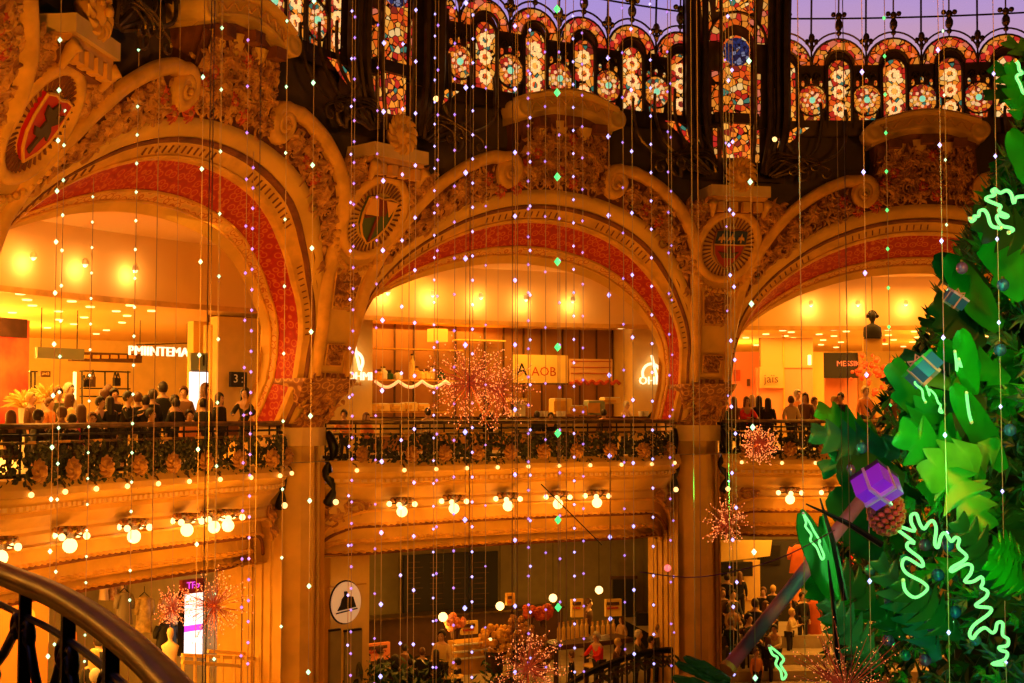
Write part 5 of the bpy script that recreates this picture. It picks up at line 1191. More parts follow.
def person_proto(pose, hairlen):
    t = thing('person', 'x', 'person'); KIDS[t] = []
    sit = pose == 'sit'
    hip = .52 if sit else .95; lean = .10 if pose in ('lean', 'phone') else 0.02
    ch = hip+.42; y_ = -lean    # faces -Y
    nodes = [((0, 0, hip), (.15, .11)), ((0, y_*.3, hip+.18), (.13, .095)), ((0, y_*.8, ch), (.16, .11)), ((0, y_, ch+.1), (.11, .08)), ((0, y_*1.1, ch+.17), .06), ((0, y_*1.2-.01, ch+.24), (.085, .095)), ((0, y_*1.2-.015, ch+.33), (.095, .112)), ((0, y_*1.2, ch+.41), (.07, .085))]
    edges = [(i, i+1) for i in range(7)]
    k = len(nodes); nodes.append(((0, y_*1.2-.115, ch+.30), .013)); edges.append((6, k))
    arms = {}; legs = {}
    for s in (-1, 1):
        sh = Vector((s*.19, y_, ch+.06))
        if pose == 'stand': el = sh+V(s*.05, .02, -.29); wr = el+V(0, -.06, -.25)
        elif pose == 'phone': el = sh+V(s*.05, -.08, -.27); wr = el+V(-s*.12, -.22, .10)
        elif pose == 'lean': el = sh+V(s*.08, -.16, -.25); wr = el+V(-s*.1, -.24, -.02)
        elif pose == 'walk': el = sh+V(s*.05, .06*s, -.28); wr = el+V(0, -.12*(1+s), -.20)
        else: el = sh+V(s*.05, -.08, -.27); wr = el+V(-s*.1, -.22, -.06)
        arms[s] = (sh, el, wr); i = len(nodes); nodes += [(sh, .055), (el, .042), (wr, .026)]; edges += [(3, i), (i, i+1), (i+1, i+2)]
        hand(nodes, edges, i+2, wr, (wr-el), V(-s, 0, 0) if pose == 'stand' else V(-s, 0, .2), .7)
        hp = Vector((s*.095, 0, hip-.03))
        if sit: kn = hp+V(s*.05, -.42, .02); an = kn+V(0, .02, -.42)
        elif pose == 'walk': kn = hp+V(0, -.14*s, -.43); an = kn+V(0, .18 if s < 0 else .02, -.40)
        else: kn = hp+V(s*.02, -.02, -.44); an = kn+V(0, .03, -.40)
        legs[s] = (hp, kn, an); i = len(nodes); nodes += [(hp, .088), (kn, .058), (an, .038), (an+V(0, -.13, -.055), (.04, .028))]; edges += [(0, i), (i, i+1), (i+1, i+2), (i+2, i+3)]
    skin('body', nodes, edges, M['skin'], t)
    # coat
    nd = [((0, .01, hip-.1), (.21, .16)), ((0, 0, hip), (.18, .145)), ((0, y_*.3, hip+.2), (.155, .125)), ((0, y_*.8, ch), (.175, .14)), ((0, y_, ch+.11), (.10, .09))]; ed = [(0, 1), (1, 2), (2, 3), (3, 4)]
    for s in (-1, 1):
        sh, el, wr = arms[s]; i = len(nd); nd += [(sh-V(s*.015, 0, .01), .078), (el, .062), (wr+(el-wr)*.08, .042)]; ed += [(3, i), (i, i+1), (i+1, i+2)]
    skin('coat', nd, ed, CL['black'], t, 2)
    nd = [((0, 0, hip), (.15, .12))]; ed = []; 
    for s in (-1, 1):
        hp, kn, an = legs[s]; i = len(nd); nd += [(hp, .105), (kn, .075), (an+V(0, 0, .03), .058)]; ed += [(0, i), (i, i+1), (i+1, i+2)]
    skin('trousers', nd, ed, trou, t)
    hc = V(0, y_*1.2, ch+.33)
    mb = MB()
    for s in (-1, 1): mb.tube([legs[s][2]+V(0, .04, -.06), legs[s][2]+V(0, -.06, -.065), legs[s][2]+V(0, -.15, -.07)], [.045, .045, .035], 7)
    q = mb.build('shoes', shoe, t, smooth=True)
    mb = MB(); rows = []
    for i in range(8):       # hair: a cap over the skull, open at the face
        ph = pi*i/7*.98; row = []
        for j in range(14):
            a = 2*pi*j/14; fr_ = max(0, -sin(a)); z = cos(ph); 
            lowlim = (-.75+1.35*fr_**1.0) if hairlen == 'short' else (-1.0+1.6*fr_**1.0 if fr_ > .3 else -1)
            zz = max(z, lowlim); rr = sin(ph) if z >= lowlim else math.sqrt(max(0, 1-max(-1, lowlim)**2))
            drop_ = 0
            if hairlen == 'long' and fr_ < .45 and z < -.1: drop_ = (-z)*.20; rr = max(rr, 1.0)
            row.append(hc+V(.112*rr*cos(a), .132*rr*sin(a)+.016, .145*zz+.012-drop_))
        rows.append(row)
    mb.grid(rows, closed=True)
    if hairlen == 'bun': mb.ball(hc+V(0, .11, .06), .05, 8, 6)
    mb.build('hair', HAIRS['dark'], t, smooth=True)
    mb = MB()
    for s in (-1, 1): mb.ball(hc+V(s*.036, -.104, -.01), .012, 6, 4)
    mb.build('eyes', eyem, t)
    mb = MB().ball(hc+V(0, -.104, -.085), .022, 6, 4, (1.1, .5, .35)); mb.build('mouth', lipm, t)
    mb = MB()
    for s in (-1, 1): mb.ball(hc+V(s*.1, .0, -.03), .024, 6, 4, (.4, .8, 1.2))
    mb.build('ears', M['skin'], t)
    return t, hc.z
PROT = {}
used_proto = set()
def person(x, y, r, cloth, hair, pose='stand', hl='short', face=None, label='', group='people', floor_z=.25, Y=None, extra=None):
    key = (pose, hl)
    if key not in PROT: PROT[key] = person_proto(pose, hl)
    pr, hz = PROT[key]
    p = atr(x, y, r) if Y is None else at(x, y, Y)
    if floor_z is not None:
        s = (p.z-floor_z)/hz; s = max(.84, min(1.12, s))
    else: s = 1.0
    z0 = p.z-hz*s
    if floor_z is not None and abs(z0-floor_z) < .12: z0 = floor_z
    rz = face if face is not None else 0
    base = math.atan2(p.x, p.y)      # facing the hall: local -Y towards the hall's centre
    wm = Matrix.Translation((p.x, p.y, z0)) @ Matrix.Rotation(-base+rz, 4, 'Z') @ Matrix.Scale(s, 4)
    if key in used_proto: q = dup(pr, None, label, group, world=wm)
    else:
        q = pr; q.matrix_world = wm; used_proto.add(key); W[q] = wm; q['label'] = label; q['group'] = group
    for c in KIDS[q]:
        if c.name.startswith('coat'): setmat(c, CL[cloth])
        if c.name.startswith('hair'): setmat(c, HAIRS[hair])
    if z0 > (floor_z if floor_z is not None else -99)+.12 and floor_z is not None and pose != 'sit': pass
    return q, p, z0
def stool(p, z0, label, fz):
    """bar stool under a seated person"""
    t = thing('bar_stool', label, 'stool', V(p.x, p.y, fz), group='stools'); h = max(.3, z0+.42-fz)
    MB().lathe([(.001, h-.05), (.17, h-.05), (.18, h), (.001, h+.01)], V(p.x, p.y, fz), 12).build('seat', M['wood'], t)
    MB().lathe([(.2, 0), (.19, .03), (.03, .05), (.03, h-.05)], V(p.x, p.y, fz), 10).build('pedestal', M['iron'], t)
OL = ['first', 'second', 'third', 'fourth', 'fifth', 'sixth', 'seventh', 'eighth', 'ninth', 'tenth', 'eleventh', 'twelfth', 'thirteenth', 'fourteenth', 'fifteenth', 'sixteenth', 'seventeenth', 'eighteenth', 'nineteenth', 'twentieth', 'twenty-first', 'twenty-second', 'twenty-third', 'twenty-fourth']
# (x, y, r, clothes, hair, pose, hair length, turn)
LEFT = [(11, 417, 19.9, 'black', 'brown', 'sit', 'long', 2.6), (30, 398, 22.6, 'brown', 'blonde', 'stand', 'short', .4), (38, 416, 19.9, 'black', 'dark', 'sit', 'short', 1.2), (49, 404, 22, 'orange', 'brown', 'stand', 'short', .3), (58, 393, 22.5, 'olive', 'brown', 'stand', 'short', -.4), (62, 413, 20.2, 'black', 'brown', 'sit', 'short', 2.8), (68.5, 389, 23, 'cream', 'grey', 'stand', 'short', .2), (69.5, 399, 21.6, 'yellow', 'brown', 'stand', 'long', 1.0), (72, 420, 19.8, 'black', 'dark', 'sit', 'short', 3.0), (81, 411, 20.6, 'pink', 'brown', 'sit', 'long', 3.0), (92, 418, 19.8, 'black', 'brown', 'sit', 'short', -.6), (96, 402, 20.4, 'black', 'dark', 'lean', 'short', .3), (110, 402, 20.3, 'black', 'dark', 'stand', 'long', 2.9), (146, 401, 20.2, 'black', 'dark', 'stand', 'short', 2.5), (176, 406, 20.2, 'black', 'dark', 'stand', 'short', 2.9), (100, 395, 21.2, 'black', 'brown', 'phone', 'long', .9), (108.5, 391, 21.8, 'black', 'brown', 'stand', 'long', 2.9), (114, 394, 21.0, 'black', 'dark', 'stand', 'short', -.5), (123.5, 397, 20.6, 'black', 'dark', 'phone', 'short', .5), (138, 398, 20.8, 'navy', 'brown', 'stand', 'short', 2.8), (150, 414, 20.0, 'black', 'dark', 'sit', 'short', .4), (153, 395, 20.9, 'black', 'dark', 'stand', 'short', 3.0), (163, 388, 21.5, 'black', 'dark', 'stand', 'short', 2.7), (171, 400, 20.8, 'black', 'dark', 'lean', 'short', .3), (184, 392, 21.9, 'brown', 'brown', 'stand', 'short', -.9), (189, 415, 20.0, 'orange', 'dark', 'sit', 'short', -.5), (203, 407, 20.3, 'navy', 'dark', 'stand', 'short', 2.2), (205, 389, 21.6, 'tan', 'brown', 'stand', 'long', .2), (219, 398, 20.8, 'black', 'dark', 'stand', 'long', .2), (246.5, 393, 21.2, 'black', 'dark', 'lean', 'long', -1.0)]
lk = {}
def desc(c, h, hl, pose): return '%s %s, %s %shair' % (c, {'yellow': 'shirt', 'orange': 'top', 'red': 'jacket'}.get(c, 'coat'), {'short': 'short', 'long': 'long', 'bun': 'tied-up'}[hl], h+' ')
def crowd(lst, place, grp, fz=.25):
    for i, (x, y, r, c, h, pose, hl, fc) in enumerate(sorted(lst)):
        q, p, z0 = person(x, y, r, c, h, pose, hl, fc, 'person in %s, %s %s' % (desc(c, h, hl, pose), OL[i % 24] if i < 24 else (OL+['twenty-fifth', 'twenty-sixth', 'twenty-seventh', 'twenty-eighth', 'twenty-ninth', 'last'])[i], 'from the left '+place), grp, fz)
        if pose == 'sit': stool(p, z0, 'stool under the %s person from the left %s' % (OL[i] if i < 24 else ['twenty-fifth', 'twenty-sixth', 'twenty-seventh', 'twenty-eighth', 'twenty-ninth', 'last'][i-24], place), fz)
crowd(LEFT, 'on the left balcony', 'people on the left balcony')
MID = [(345, 414, 21.2, 'orange', 'dark', 'lean', 'bun', -.9), (366, 417, 21.6, 'orange', 'brown', 'sit', 'long', .2), (428, 412, 21.0, 'cream', 'dark', 'stand', 'bun', 3.0), (488, 405, 22.0, 'black', 'dark', 'lean', 'short', -.8), (537, 415, 21.2, 'black', 'dark', 'stand', 'short', 2.8), (551, 416, 21.4, 'black', 'dark', 'lean', 'short', -.5), (604, 413, 21.4, 'brown', 'dark', 'stand', 'short', 3.0), (624, 405, 23.6, 'cream', 'grey', 'lean', 'short', .6)]
crowd(MID, 'on the middle balcony', 'people on the middle balcony')
RIGHT = [(723, 404, 20.4, 'black', 'dark', 'stand', 'short', .4), (734, 401, 20.8, 'brown', 'brown', 'stand', 'long', 2.9), (745, 401, 20.3, 'red', 'brown', 'lean', 'long', .2), (752, 399, 21.5, 'black', 'blonde', 'stand', 'long', 2.8), (759, 400, 20.8, 'black', 'dark', 'stand', 'long', 2.8), (768, 402, 20.4, 'black', 'dark', 'stand', 'long', 2.5), (791, 400, 20.5, 'cream', 'brown', 'walk', 'short', 2.6), (797, 394, 22.5, 'orange', 'grey', 'stand', 'short', .4), (805.5, 397, 21.2, 'brown', 'brown', 'stand', 'long', -.4), (814, 401, 21.4, 'tan', 'brown', 'stand', 'short', .5), (834, 400, 21, 'brown', 'blonde', 'stand', 'short', .8), (841, 397, 21, 'black', 'dark', 'stand', 'short', -.8), (865, 391, 22, 'orange', 'blonde', 'stand', 'short', .3), (892, 396, 22, 'brown', 'brown', 'stand', 'short', .3)]
crowd(RIGHT, 'on the right balcony', 'people on the right balcony')
# lower floors
def low(x, y, r, c, h, pose, hl, fc, fz, label, grp):
    q, p, z0 = person(x, y, r, c, h, pose, hl, fc, label, grp, fz)
    if pose == 'sit': stool(p, z0, 'stool under the '+label.replace('person', 'one', 1)[:70].rsplit(' ', 1)[0], fz)
lows = [(380, 650, 22.6, 'black', 'brown', 'stand', 'short', .9, -6.8, 'person in black left of the cake case in the cafe'), (395, 660, 22.0, 'brown', 'dark', 'sit', 'long', 2.2, -6.8, 'long-haired person sitting at the shrubs in the cafe'), (411, 662, 21.9, 'black', 'dark', 'stand', 'short', 2.2, -6.8, 'person in black at the bottom centre left of the cafe'), (458, 662, 22.0, 'black', 'dark', 'stand', 'short', -2.4, -6.8, 'person in black before the glass pastry case'), (572, 655, 21.6, 'black', 'brown', 'stand', 'short', -2.0, -6.8, 'person in black left of the cafe table leg'), (648, 642, 21.3, 'black', 'dark', 'lean', 'short', 1.2, -6.8, 'person in black between the two olive coats'), (442, 634, 22.0, 'yellow', 'dark', 'stand', 'short', -.9, -6.8, 'person in a yellow shirt standing left of the pastry case'), (436, 654, 21.6, 'black', 'dark', 'stand', 'long', 2.8, -6.8, 'person in black with long hair in front of the yellow-shirted person'),
 (422, 652, 22, 'black', 'brown', 'stand', 'short', 2.4, -6.8, 'person in black coat below the cake case in the cafe'), (336, 655, 22.2, 'cream', 'blonde', 'stand', 'long', 1.0, -6.8, 'person in cream coat at the door under the round sign'), (352, 652, 21.8, 'olive', 'brown', 'stand', 'long', 2.6, -6.8, 'person in olive coat seen from behind under the round sign'),
 (367, 660, 22.5, 'orange', 'brown', 'stand', 'short', .5, -6.8, 'person in orange top right of the cream pilaster'), (588, 603, 26.4, 'brown', 'brown', 'stand', 'short', .9, -6.8, 'person in brown coat standing behind the cafe table with a cabinet'), (599, 636, 21.0, 'red', 'grey', 'lean', 'short', -1.2, -6.8, 'white-haired person in a bright red jacket at the cafe table'),
 (615, 642, 21.0, 'brown', 'blonde', 'lean', 'short', .8, -6.8, 'fair-haired person right of the red jacket at the cafe table'), (635, 634, 21.2, 'olive', 'grey', 'lean', 'short', 1.0, -6.8, 'grey-haired person in olive coat at the cafe table'), (659, 629, 21.4, 'olive', 'brown', 'stand', 'short', .2, -6.8, 'person in dark olive coat with pale collar beside the right pier'),
 (622, 622, 25.2, 'tan', 'brown', 'walk', 'long', -1.2, -6.8, 'person in tan and black leaning below the tilted board'), (405, 648, 24.5, 'brown', 'dark', 'stand', 'short', 2.0, -6.8, 'person in brown coat in front of the dark back counter')]
for L_ in lows: low(*L_, 'people in the lower cafe')
stairs = [(727, 577, 25, 'black', 'dark', 'stand', 'short', 2.6, -5.8, 'person in black beside the pier at the top of the steps'), (739.5, 575, 24.6, 'black', 'brown', 'stand', 'long', 2.8, -5.45, 'tall long-haired person in a long black coat on the steps'), (722, 592, 24.4, 'brown', 'brown', 'sit', 'short', .3, -6.2, 'person in brown sitting on the steps against the pier'), (732, 593, 24.2, 'navy', 'dark', 'sit', 'short', .4, -5.9, 'dark-haired person in navy sitting on the steps'), (730.5, 606, 23, 'tan', 'brown', 'phone', 'short', .2, -6.5, 'person in tan looking down at their hands by the pier'),
 (763.5, 591, 25, 'black', 'brown', 'stand', 'short', -.4, -6.2, 'person in black left of the fair-haired one in the lower right store'), (773, 589, 24.4, 'black', 'blonde', 'stand', 'short', 2.9, -5.9, 'fair-haired person in black from behind in the lower right store'), (763, 605, 23.4, 'orange', 'brown', 'phone', 'long', .6, -6.5, 'person in an orange top in the middle of the lower right store'), (789, 612, 23.5, 'cream', 'blonde', 'phone', 'short', 1.0, -6.5, 'person in cream beside the upper end of the lavender pole'), (776, 628, 22, 'cream', 'dark', 'lean', 'short', -.7, -6.8, 'dark-haired person bending in cream above the lavender pole'), (742, 634, 22.2, 'cream', 'brown', 'stand', 'short', 1.5, -6.8, 'person in cream in front of the steps by the pier'), (724, 640, 22, 'olive', 'dark', 'stand', 'long', 2.2, -6.8, 'person in olive coat at the foot of the pier'), (755, 600, 22.8, 'black', 'dark', 'stand', 'short', 2.8, -6.5, 'person in black seen from behind before the white wall panel'), (748, 618, 22.2, 'navy', 'dark', 'sit', 'short', .6, -6.8, 'person in navy sitting low between the pier and the lavender pole'), (731, 622, 22, 'black', 'brown', 'stand', 'short', 2.4, -6.8, 'person in black just right of the pier, below the seated ones'), (768, 640, 21.6, 'black', 'brown', 'stand', 'long', 2.2, -6.8, 'person in black just below the middle of the lavender pole'), (802, 596, 24, 'black', 'dark', 'stand', 'short', .4, -6.2, 'person in black under the red blouse near the spear leaf'), (756, 652, 21.4, 'orange', 'brown', 'stand', 'short', .4, -6.8, 'person in orange at the bottom left of the lavender pole'), (795, 582, 25.4, 'orange', 'brown', 'stand', 'short', .4, -5.8, 'person in orange under the orange-red blouse')]
for L_ in stairs: low(*L_, 'people in the lower right store')
lls = [(99, 641, 23.2, 'black', 'dark', 'stand', 'short', 2.8, -6.2, 'person in black behind the brass railing in the lower left store'), (94, 656, 22, 'black', 'blonde', 'stand', 'long', 2.6, -6.8, 'fair-haired person in black behind the brass railing'), (95, 676, 21, 'cream', 'grey', 'stand', 'short', 2.0, -6.8, 'white-haired person at the bottom edge behind the brass railing'), (70, 622, 25, 'orange', 'blonde', 'stand', 'short', .5, -6.2, 'person in orange between the railing bars at lower left'), (30, 665, 22, 'red', 'brown', 'stand', 'short', .5, -6.8, 'person in red low between the railing bars')]
for L_ in lls: low(*L_, 'people in the lower left store')
# cafe tables seen between the people
for i, (x, y, r) in enumerate([(350, 676, 21.4), (450, 668, 21.8), (622, 660, 21.6), (596, 655, 21.4)]):
    p = atr(x, y, r); p.z = -6.8; t = thing('small_table', 'small round cafe table, %s' % ['under the round sign', 'left of the pastry case', 'in front of the fair-haired person', 'in front of the red jacket'][i], 'table', p, group='cafe tables')
    MB().lathe([(.001, .74), (.4, .74), (.4, .77), (.001, .77)], p, 16).build('table_top', M['cream'], t); MB().lathe([(.25, 0), (.03, .04), (.03, .74)], p, 10).build('table_leg', M['iron'], t)
# ------------------------------------------------------------------ strings of lights hanging from the dome
BE = {}
def bead_mesh(kind):
    if kind not in BE:
        me = bpy.data.meshes.new('light_bead'); mb = MB().octa((0, 0, 0), 1, 1.35)
        me.from_pydata([tuple(v) for v in mb.v], [], mb.f); me.materials.append(M[kind]); BE[kind] = me
    return BE[kind]
sn = 0
def string(x0, y0, s, Y, kind='bv', size=1.0, ylast=700, ztop=21.0, small=None):
    """x0, y0: photo position of the first bead; s: bead spacing in metres"""
    global sn
    p0 = at(x0, y0, Y); zb = at(x0, ylast, Y).z; col = {'bv': 'violet-white', 'bvd': 'dim violet', 'bg': 'green-white', 'bgg': 'green', None: 'unlit'}[kind]
    t = thing('light_string', '', 'light string', V(p0.x, p0.y, ztop), group='light strings hanging from the dome'); STR.append((x0, t, col))
    wr = MB().tube([V(p0.x, p0.y, zb-.5), V(p0.x+.01, p0.y, (zb+ztop)/2), V(p0.x, p0.y, ztop)], .00034*Y*(1.3 if kind is None else 1), 4).build('wire', M['wire'] if kind else M['wirep'], t)
    if kind is None: return
    z = p0.z; k = 0
    z += 0
    while z-s > zb: z -= 0; break
    zz = p0.z
    while zz < at(x0, -8, Y).z: zz += s
    rr = .0015*Y*size*(.92 if kind != 'bvd' else .75)
    while zz > zb:
        o = bpy.data.objects.new('light_bead', bead_mesh(kind)); COL.objects.link(o); o.parent = t; o.scale = (rr, rr, rr); o.location = (0, 0, zz-ztop)
        zz -= s*(1+0.0)
STR = []
def sm(px, Y): return px*Y/F
for (x, y, px, Y, kind, sz) in [
 (60, 40, 51.5, 17, 'bg', 1.3), (66, 41, 35.6, 21, 'bg', 1.0), (96, 21, 25.7, 24, 'bg', .8), (139, 21.5, 29.1, 23, 'bg', .9), (203, 77, 94, 14, 'bg', 1.2), (222, 28, 63.3, 19, 'bg', 1.0),
 (255, 7, 20.6, 27, 'bvd', 1.1), (248, 40, 47.5, 21, 'bvd', 1.1), (287, 21, 67.6, 17, 'bg', .9), (314, 1, 84.2, 15, 'bg', 1.3),
 (352, 11, 49, 20, 'bv', .8), (355, 17, 21.3, 26, 'bvd', 1.0), (378, 25, 44, 21, 'bvd', .9), (384, 43, 70.5, 16, 'bv', 1.25), (403, 44, 66.8, 18, 'bv', .95), (416, 10, 53.1, 19, 'bv', 1.0), (435, 36, 22.6, 26, 'bv', .7), (438, 70, 46, 20, 'bvd', 1.0), (455, 8, 36.5, 23, 'bvd', 1.0), (466, 3, 87, 14, 'bv', 1.35), (473, 15, 24.6, 25, 'bv', .8), (486, 30, 60, 18, 'bvd', .8), (515, 26, 64.8, 16, 'bv', 1.15), (528, 16, 28.2, 25, 'bvd', 1.0), (530, 30, 45, 20, 'bv', .8), (545, 52, 56, 20, 'bvd', .9),
 (557, 9, 86, 13, 'bgg', 1.9), (559, 52, 42.5, 21, 'bvd', 1.0), (573, 16, 23.5, 25, 'bv', .75), (582, 33, 32, 24, 'bvd', .9), (608, 58, 80.4, 14, 'bv', 1.2), (622, 8, 46, 20, 'bvd', .9), (631, 29, 62.7, 17, 'bv', 1.0), (650, 4, 28.8, 24, 'bv', .8), (667, 12, 41, 21, 'bvd', .9), (670, 30, 55, 19, 'bvd', .8),
 (729, 145, 66, 18, 'bv', 1.0), (732, 70, 73.5, 17, 'bv', 1.0), (725, 60, 85, 16, 'bvd', .8), (749, 61, 123.5, 12, 'bg', 1.5), (862, 72, 102.3, 13, 'bv', 1.3), (884, 18, 39.3, 21, 'bgg', 1.0), (938, 50, 97.4, 14, 'bv', 1.25), (943, 31, 66, 18, 'bg', .8), (992, -8, 84.2, 15, 'bv', 1.1)]:
    string(x, y, sm(px, Y), Y, kind, sz, ylast=700 if x != 884 else 655)
for (x, Y) in [(211, 9), (214, 11), (261, 12), (512, 10), (517, 13), (470, 11), (608, 11), (696, 12), (797, 14), (842, 8), (690, 16), (160, 20), (410, 17), (565, 13)]:
    string(x, 10, 1, Y, None)
cnts = {}
STR.sort(key=lambda q: q[0])
allc = {}
for x, t, c in STR: allc[c] = allc.get(c, 0)+1
for x, t, c in STR:
    k = cnts.get(c, 0); cnts[c] = k+1
    t['label'] = ('bare unlit hanging wire, %s from the left' if c == 'unlit' else 'hanging string of '+c+' light beads, %s of its colour from the left') % OL[k]

# big sparkling balls
def burst(x, y, Y, R_, n, label, wr=.004, seed=0, thick=1.0, flat=1.0, tip=.010, bias=None):
    rr_ = random.Random(seed); c = at(x, y, Y); t = thing('starburst_ornament', label, 'ornament', c, group='sparkling wire balls'); core = MB().ball(c, R_*.07, 8, 6).build('core', M['copper'], t, smooth=True)
    wm = MB(); tm = MB()
    for i in range(n):
        d = V(rr_.gauss(0, 1), rr_.gauss(0, 1), rr_.gauss(0, 1)*flat).normalized()
        if bias: d = (d+Vector(bias)*.75).normalized()
        L = R_*rr_.uniform(.5, 1.0); e = c+d*L; wm.tube([c, c+d*L*.5+V(rr_.gauss(0, .02), 0, rr_.gauss(0, .02))*R_, e], [wr*Y/20*thick, wr*Y/20*thick, wr*.6*Y/20*thick], 3, False)
        for q in range(3 if thick < 2 else 5):
            f_ = L*(1-.14*q) if q else L; tm.octa(c+d*f_+V(rr_.gauss(0, .02), rr_.gauss(0, .02), rr_.gauss(0, .03))*R_, tip*Y/20*(1 if q == 0 else .7), None)
    wm.build('copper_wires', M['copper'], t)['kind'] = 'stuff'; tm.build('sparks', M['spark'], t)['kind'] = 'stuff'
    MB().tube([c, V(c.x, c.y, 21)], .004*Y/20, 4).build('hanging_wire', M['wire'], t)
burst(470, 383, 20, .78, 190, 'largest copper wire ball glittering before the kitchen stall', seed=1)
burst(498, 390, 21, .70, 120, 'second glittering wire ball overlapping the largest one at its right', seed=2)
burst(214, 606, 16, .50, 130, 'dark wire ball with sparks in front of the white lit screen', seed=3)
burst(172, 608, 22, .42, 90, 'glittering wire ball left of the white lit screen', seed=4)
burst(760, 443, 22, .40, 130, 'glittering wire ball in front of the right balcony railing', seed=5)
burst(727, 524, 20, .42, 90, 'faint pink wire ball over the right pier', seed=6)
burst(528, 668, 16, .55, 150, 'pink-orange wire ball at the bottom centre', seed=7)
burst(845, 690, 9, .52, 60, 'large near wire spray with thick copper spikes at bottom right', seed=8, thick=2.4, tip=.009, bias=(0, 0, .9))
single(MB().ball(at(667.5, 568, 15), .04, 8, 6), 'pink_bulb', mat('pink_bulb', (.9, .2, .2), .3, emit=(1, .12, .14), es=1.6), 'pink glowing bulb hanging before the right pier', 'bulb', origin=at(667.5, 568, 15))
mb = MB().tube([at(678, 490, 13), at(640, 552, 13)][:2]+[], .008, 4)
single(MB().tube([at(541, 484, 19), at(602, 545, 19)], .010, 4), 'slack_cable', M['iron'], 'thin dark slanting cable in front of the middle balcony front', 'cable')
single(MB().tube(smooth_path([at(640, 572, 11), at(700, 577, 11), at(775, 560, 11), at(835, 530, 11)], 5), .006, 4), 'violet_cable', mat('violet_cable', (.3, .12, .4), .5), 'thin violet cable sagging across the right pier', 'cable')

# ------------------------------------------------------------------ christmas tree
tree = thing('christmas_tree', 'giant green christmas tree of lobed leaves at the right edge', 'tree', (0, 0, -6.8))
def rad(z): return interp(z, [-7, -1.4, 1.2, 2.57, 3.96, 4.9, 6.3, 9, 14], [5.3, 4.9, 4.45, 3.55, 3.0, 2.5, 1.9, 1.2, .2])
MB().lathe([(.9, -6.8), (.7, 0), (.4, 8), (.1, 14)], V(0, 0, 0), 14).build('trunk', M['wood'], tree)
rt = random.Random(21)
def oak(mb, base, d, up, L, Wd, lobes=5, droop=.3, seed=0, cup=.15, deep=.45):
    """one big lobed leaf with a midrib: base point, direction, face normal"""
    d = Vector(d).normalized(); n = (Vector(up)-d*Vector(up).dot(d)).normalized(); s = d.cross(n); r_ = random.Random(seed); rows = []; st = lobes*8
    ph = r_.uniform(-.3, .3)
    for i in range(st+1):
        t = i/st; env = sin(pi*min(1, t*.94+.04))**.55; fq = (lobes*t*1.0+.15*ph) % 1; lb = (1-deep)+deep*(fq/.78 if fq < .78 else (1-fq)/.22); ww = Wd*1.15*env*lb+.01
        sweep = .16*L*(lb-(1-deep))*(1-.5*t)
        c = base+d*(L*t)+n*(-droop*L*t*t); row = []
        for u in (-1, -.5, 0, .5, 1):
            row.append(c+s*(ww*u)+d*sweep*abs(u)+n*(-cup*ww*abs(u)+.012*sin(9*t+u*3)))
        rows.append(row)
    k = len(mb.v); mb.grid(rows)
    # underside, so the leaf has thickness
    rows2 = [[p-n*.012 for p in r2] for r2 in rows]; mb.grid(rows2, flip=True)
camp = V(-CX, -CY, EYE); CA = math.atan2(-CX, -CY)     # azimuth of the camera seen from the tree
gm = [M['g1'], M['g2'], M['g2'], M['g3'], M['g4'], M['g2'], M['g1']]
def frond(az, z, out, L, Wd, m, tilt=.2, lob=5, deep=.45, seed=0, twist=0):
    r0 = rad(z)*out; rd_ = V(sin(az), cos(az), 0); base = rd_*(r0-.35*L)+V(0, 0, z)
    tan = V(cos(az), -sin(az), 0); d = rd_*.55+tan*twist+V(0, 0, tilt); up = rd_*.5+V(0, 0, .8)+(camp-base).normalized()*.9
    mb = MB(); oak(mb, base, d, up, L, Wd, lob, .18, seed, deep=deep); return mb
# dense inner foliage
fo = MB()
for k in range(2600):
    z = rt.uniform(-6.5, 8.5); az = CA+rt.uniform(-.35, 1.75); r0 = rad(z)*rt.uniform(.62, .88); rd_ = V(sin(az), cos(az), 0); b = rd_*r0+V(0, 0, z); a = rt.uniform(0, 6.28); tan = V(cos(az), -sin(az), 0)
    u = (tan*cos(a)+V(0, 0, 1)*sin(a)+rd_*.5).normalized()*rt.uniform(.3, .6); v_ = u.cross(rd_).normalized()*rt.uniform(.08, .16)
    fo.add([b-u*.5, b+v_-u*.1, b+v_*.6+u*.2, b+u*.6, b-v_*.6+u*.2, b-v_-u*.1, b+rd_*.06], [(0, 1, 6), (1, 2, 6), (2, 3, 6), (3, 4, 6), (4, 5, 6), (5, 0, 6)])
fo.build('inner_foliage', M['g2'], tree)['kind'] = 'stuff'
for mm, cnt_, lo_, hi_, smn in (('g1', 1700, .86, 1.06, .8), ('g3', 1200, .86, 1.05, .75), ('g2', 1800, .84, 1.06, .85)):
    fo = MB()
    for k in range(cnt_):
        z = rt.uniform(-6.5, 8.5); az = CA+rt.uniform(-.2, 1.7); r0 = rad(z)*rt.uniform(lo_, hi_)*.96; rd_ = V(sin(az), cos(az), 0); b = rd_*r0+V(0, 0, z); a = rt.uniform(0, 6.28); tan = V(cos(az), -sin(az), 0)
        u = (tan*cos(a)+V(0, 0, 1)*sin(a)+rd_*.7).normalized()*rt.uniform(.25, .5)*smn; v_ = u.cross(rd_).normalized()*rt.uniform(.07, .13)
        for q_, sc2 in ((0, 1), (.25, .8), (-.25, .8)):
            u2 = (u+v_*q_*8).normalized()*u.length*sc2
            fo.add([b, b+v_*.55+u2*.35, b+u2*.55+v_*.3, b+u2, b+u2*.55-v_*.3, b-v_*.55+u2*.35, b+rd_*.03+u2*.4], [(0, 1, 6), (1, 2, 6), (2, 3, 6), (3, 4, 6), (4, 5, 6), (5, 0, 6)])
    fo.build('leafy_sprays', M[mm], tree)['kind'] = 'stuff'
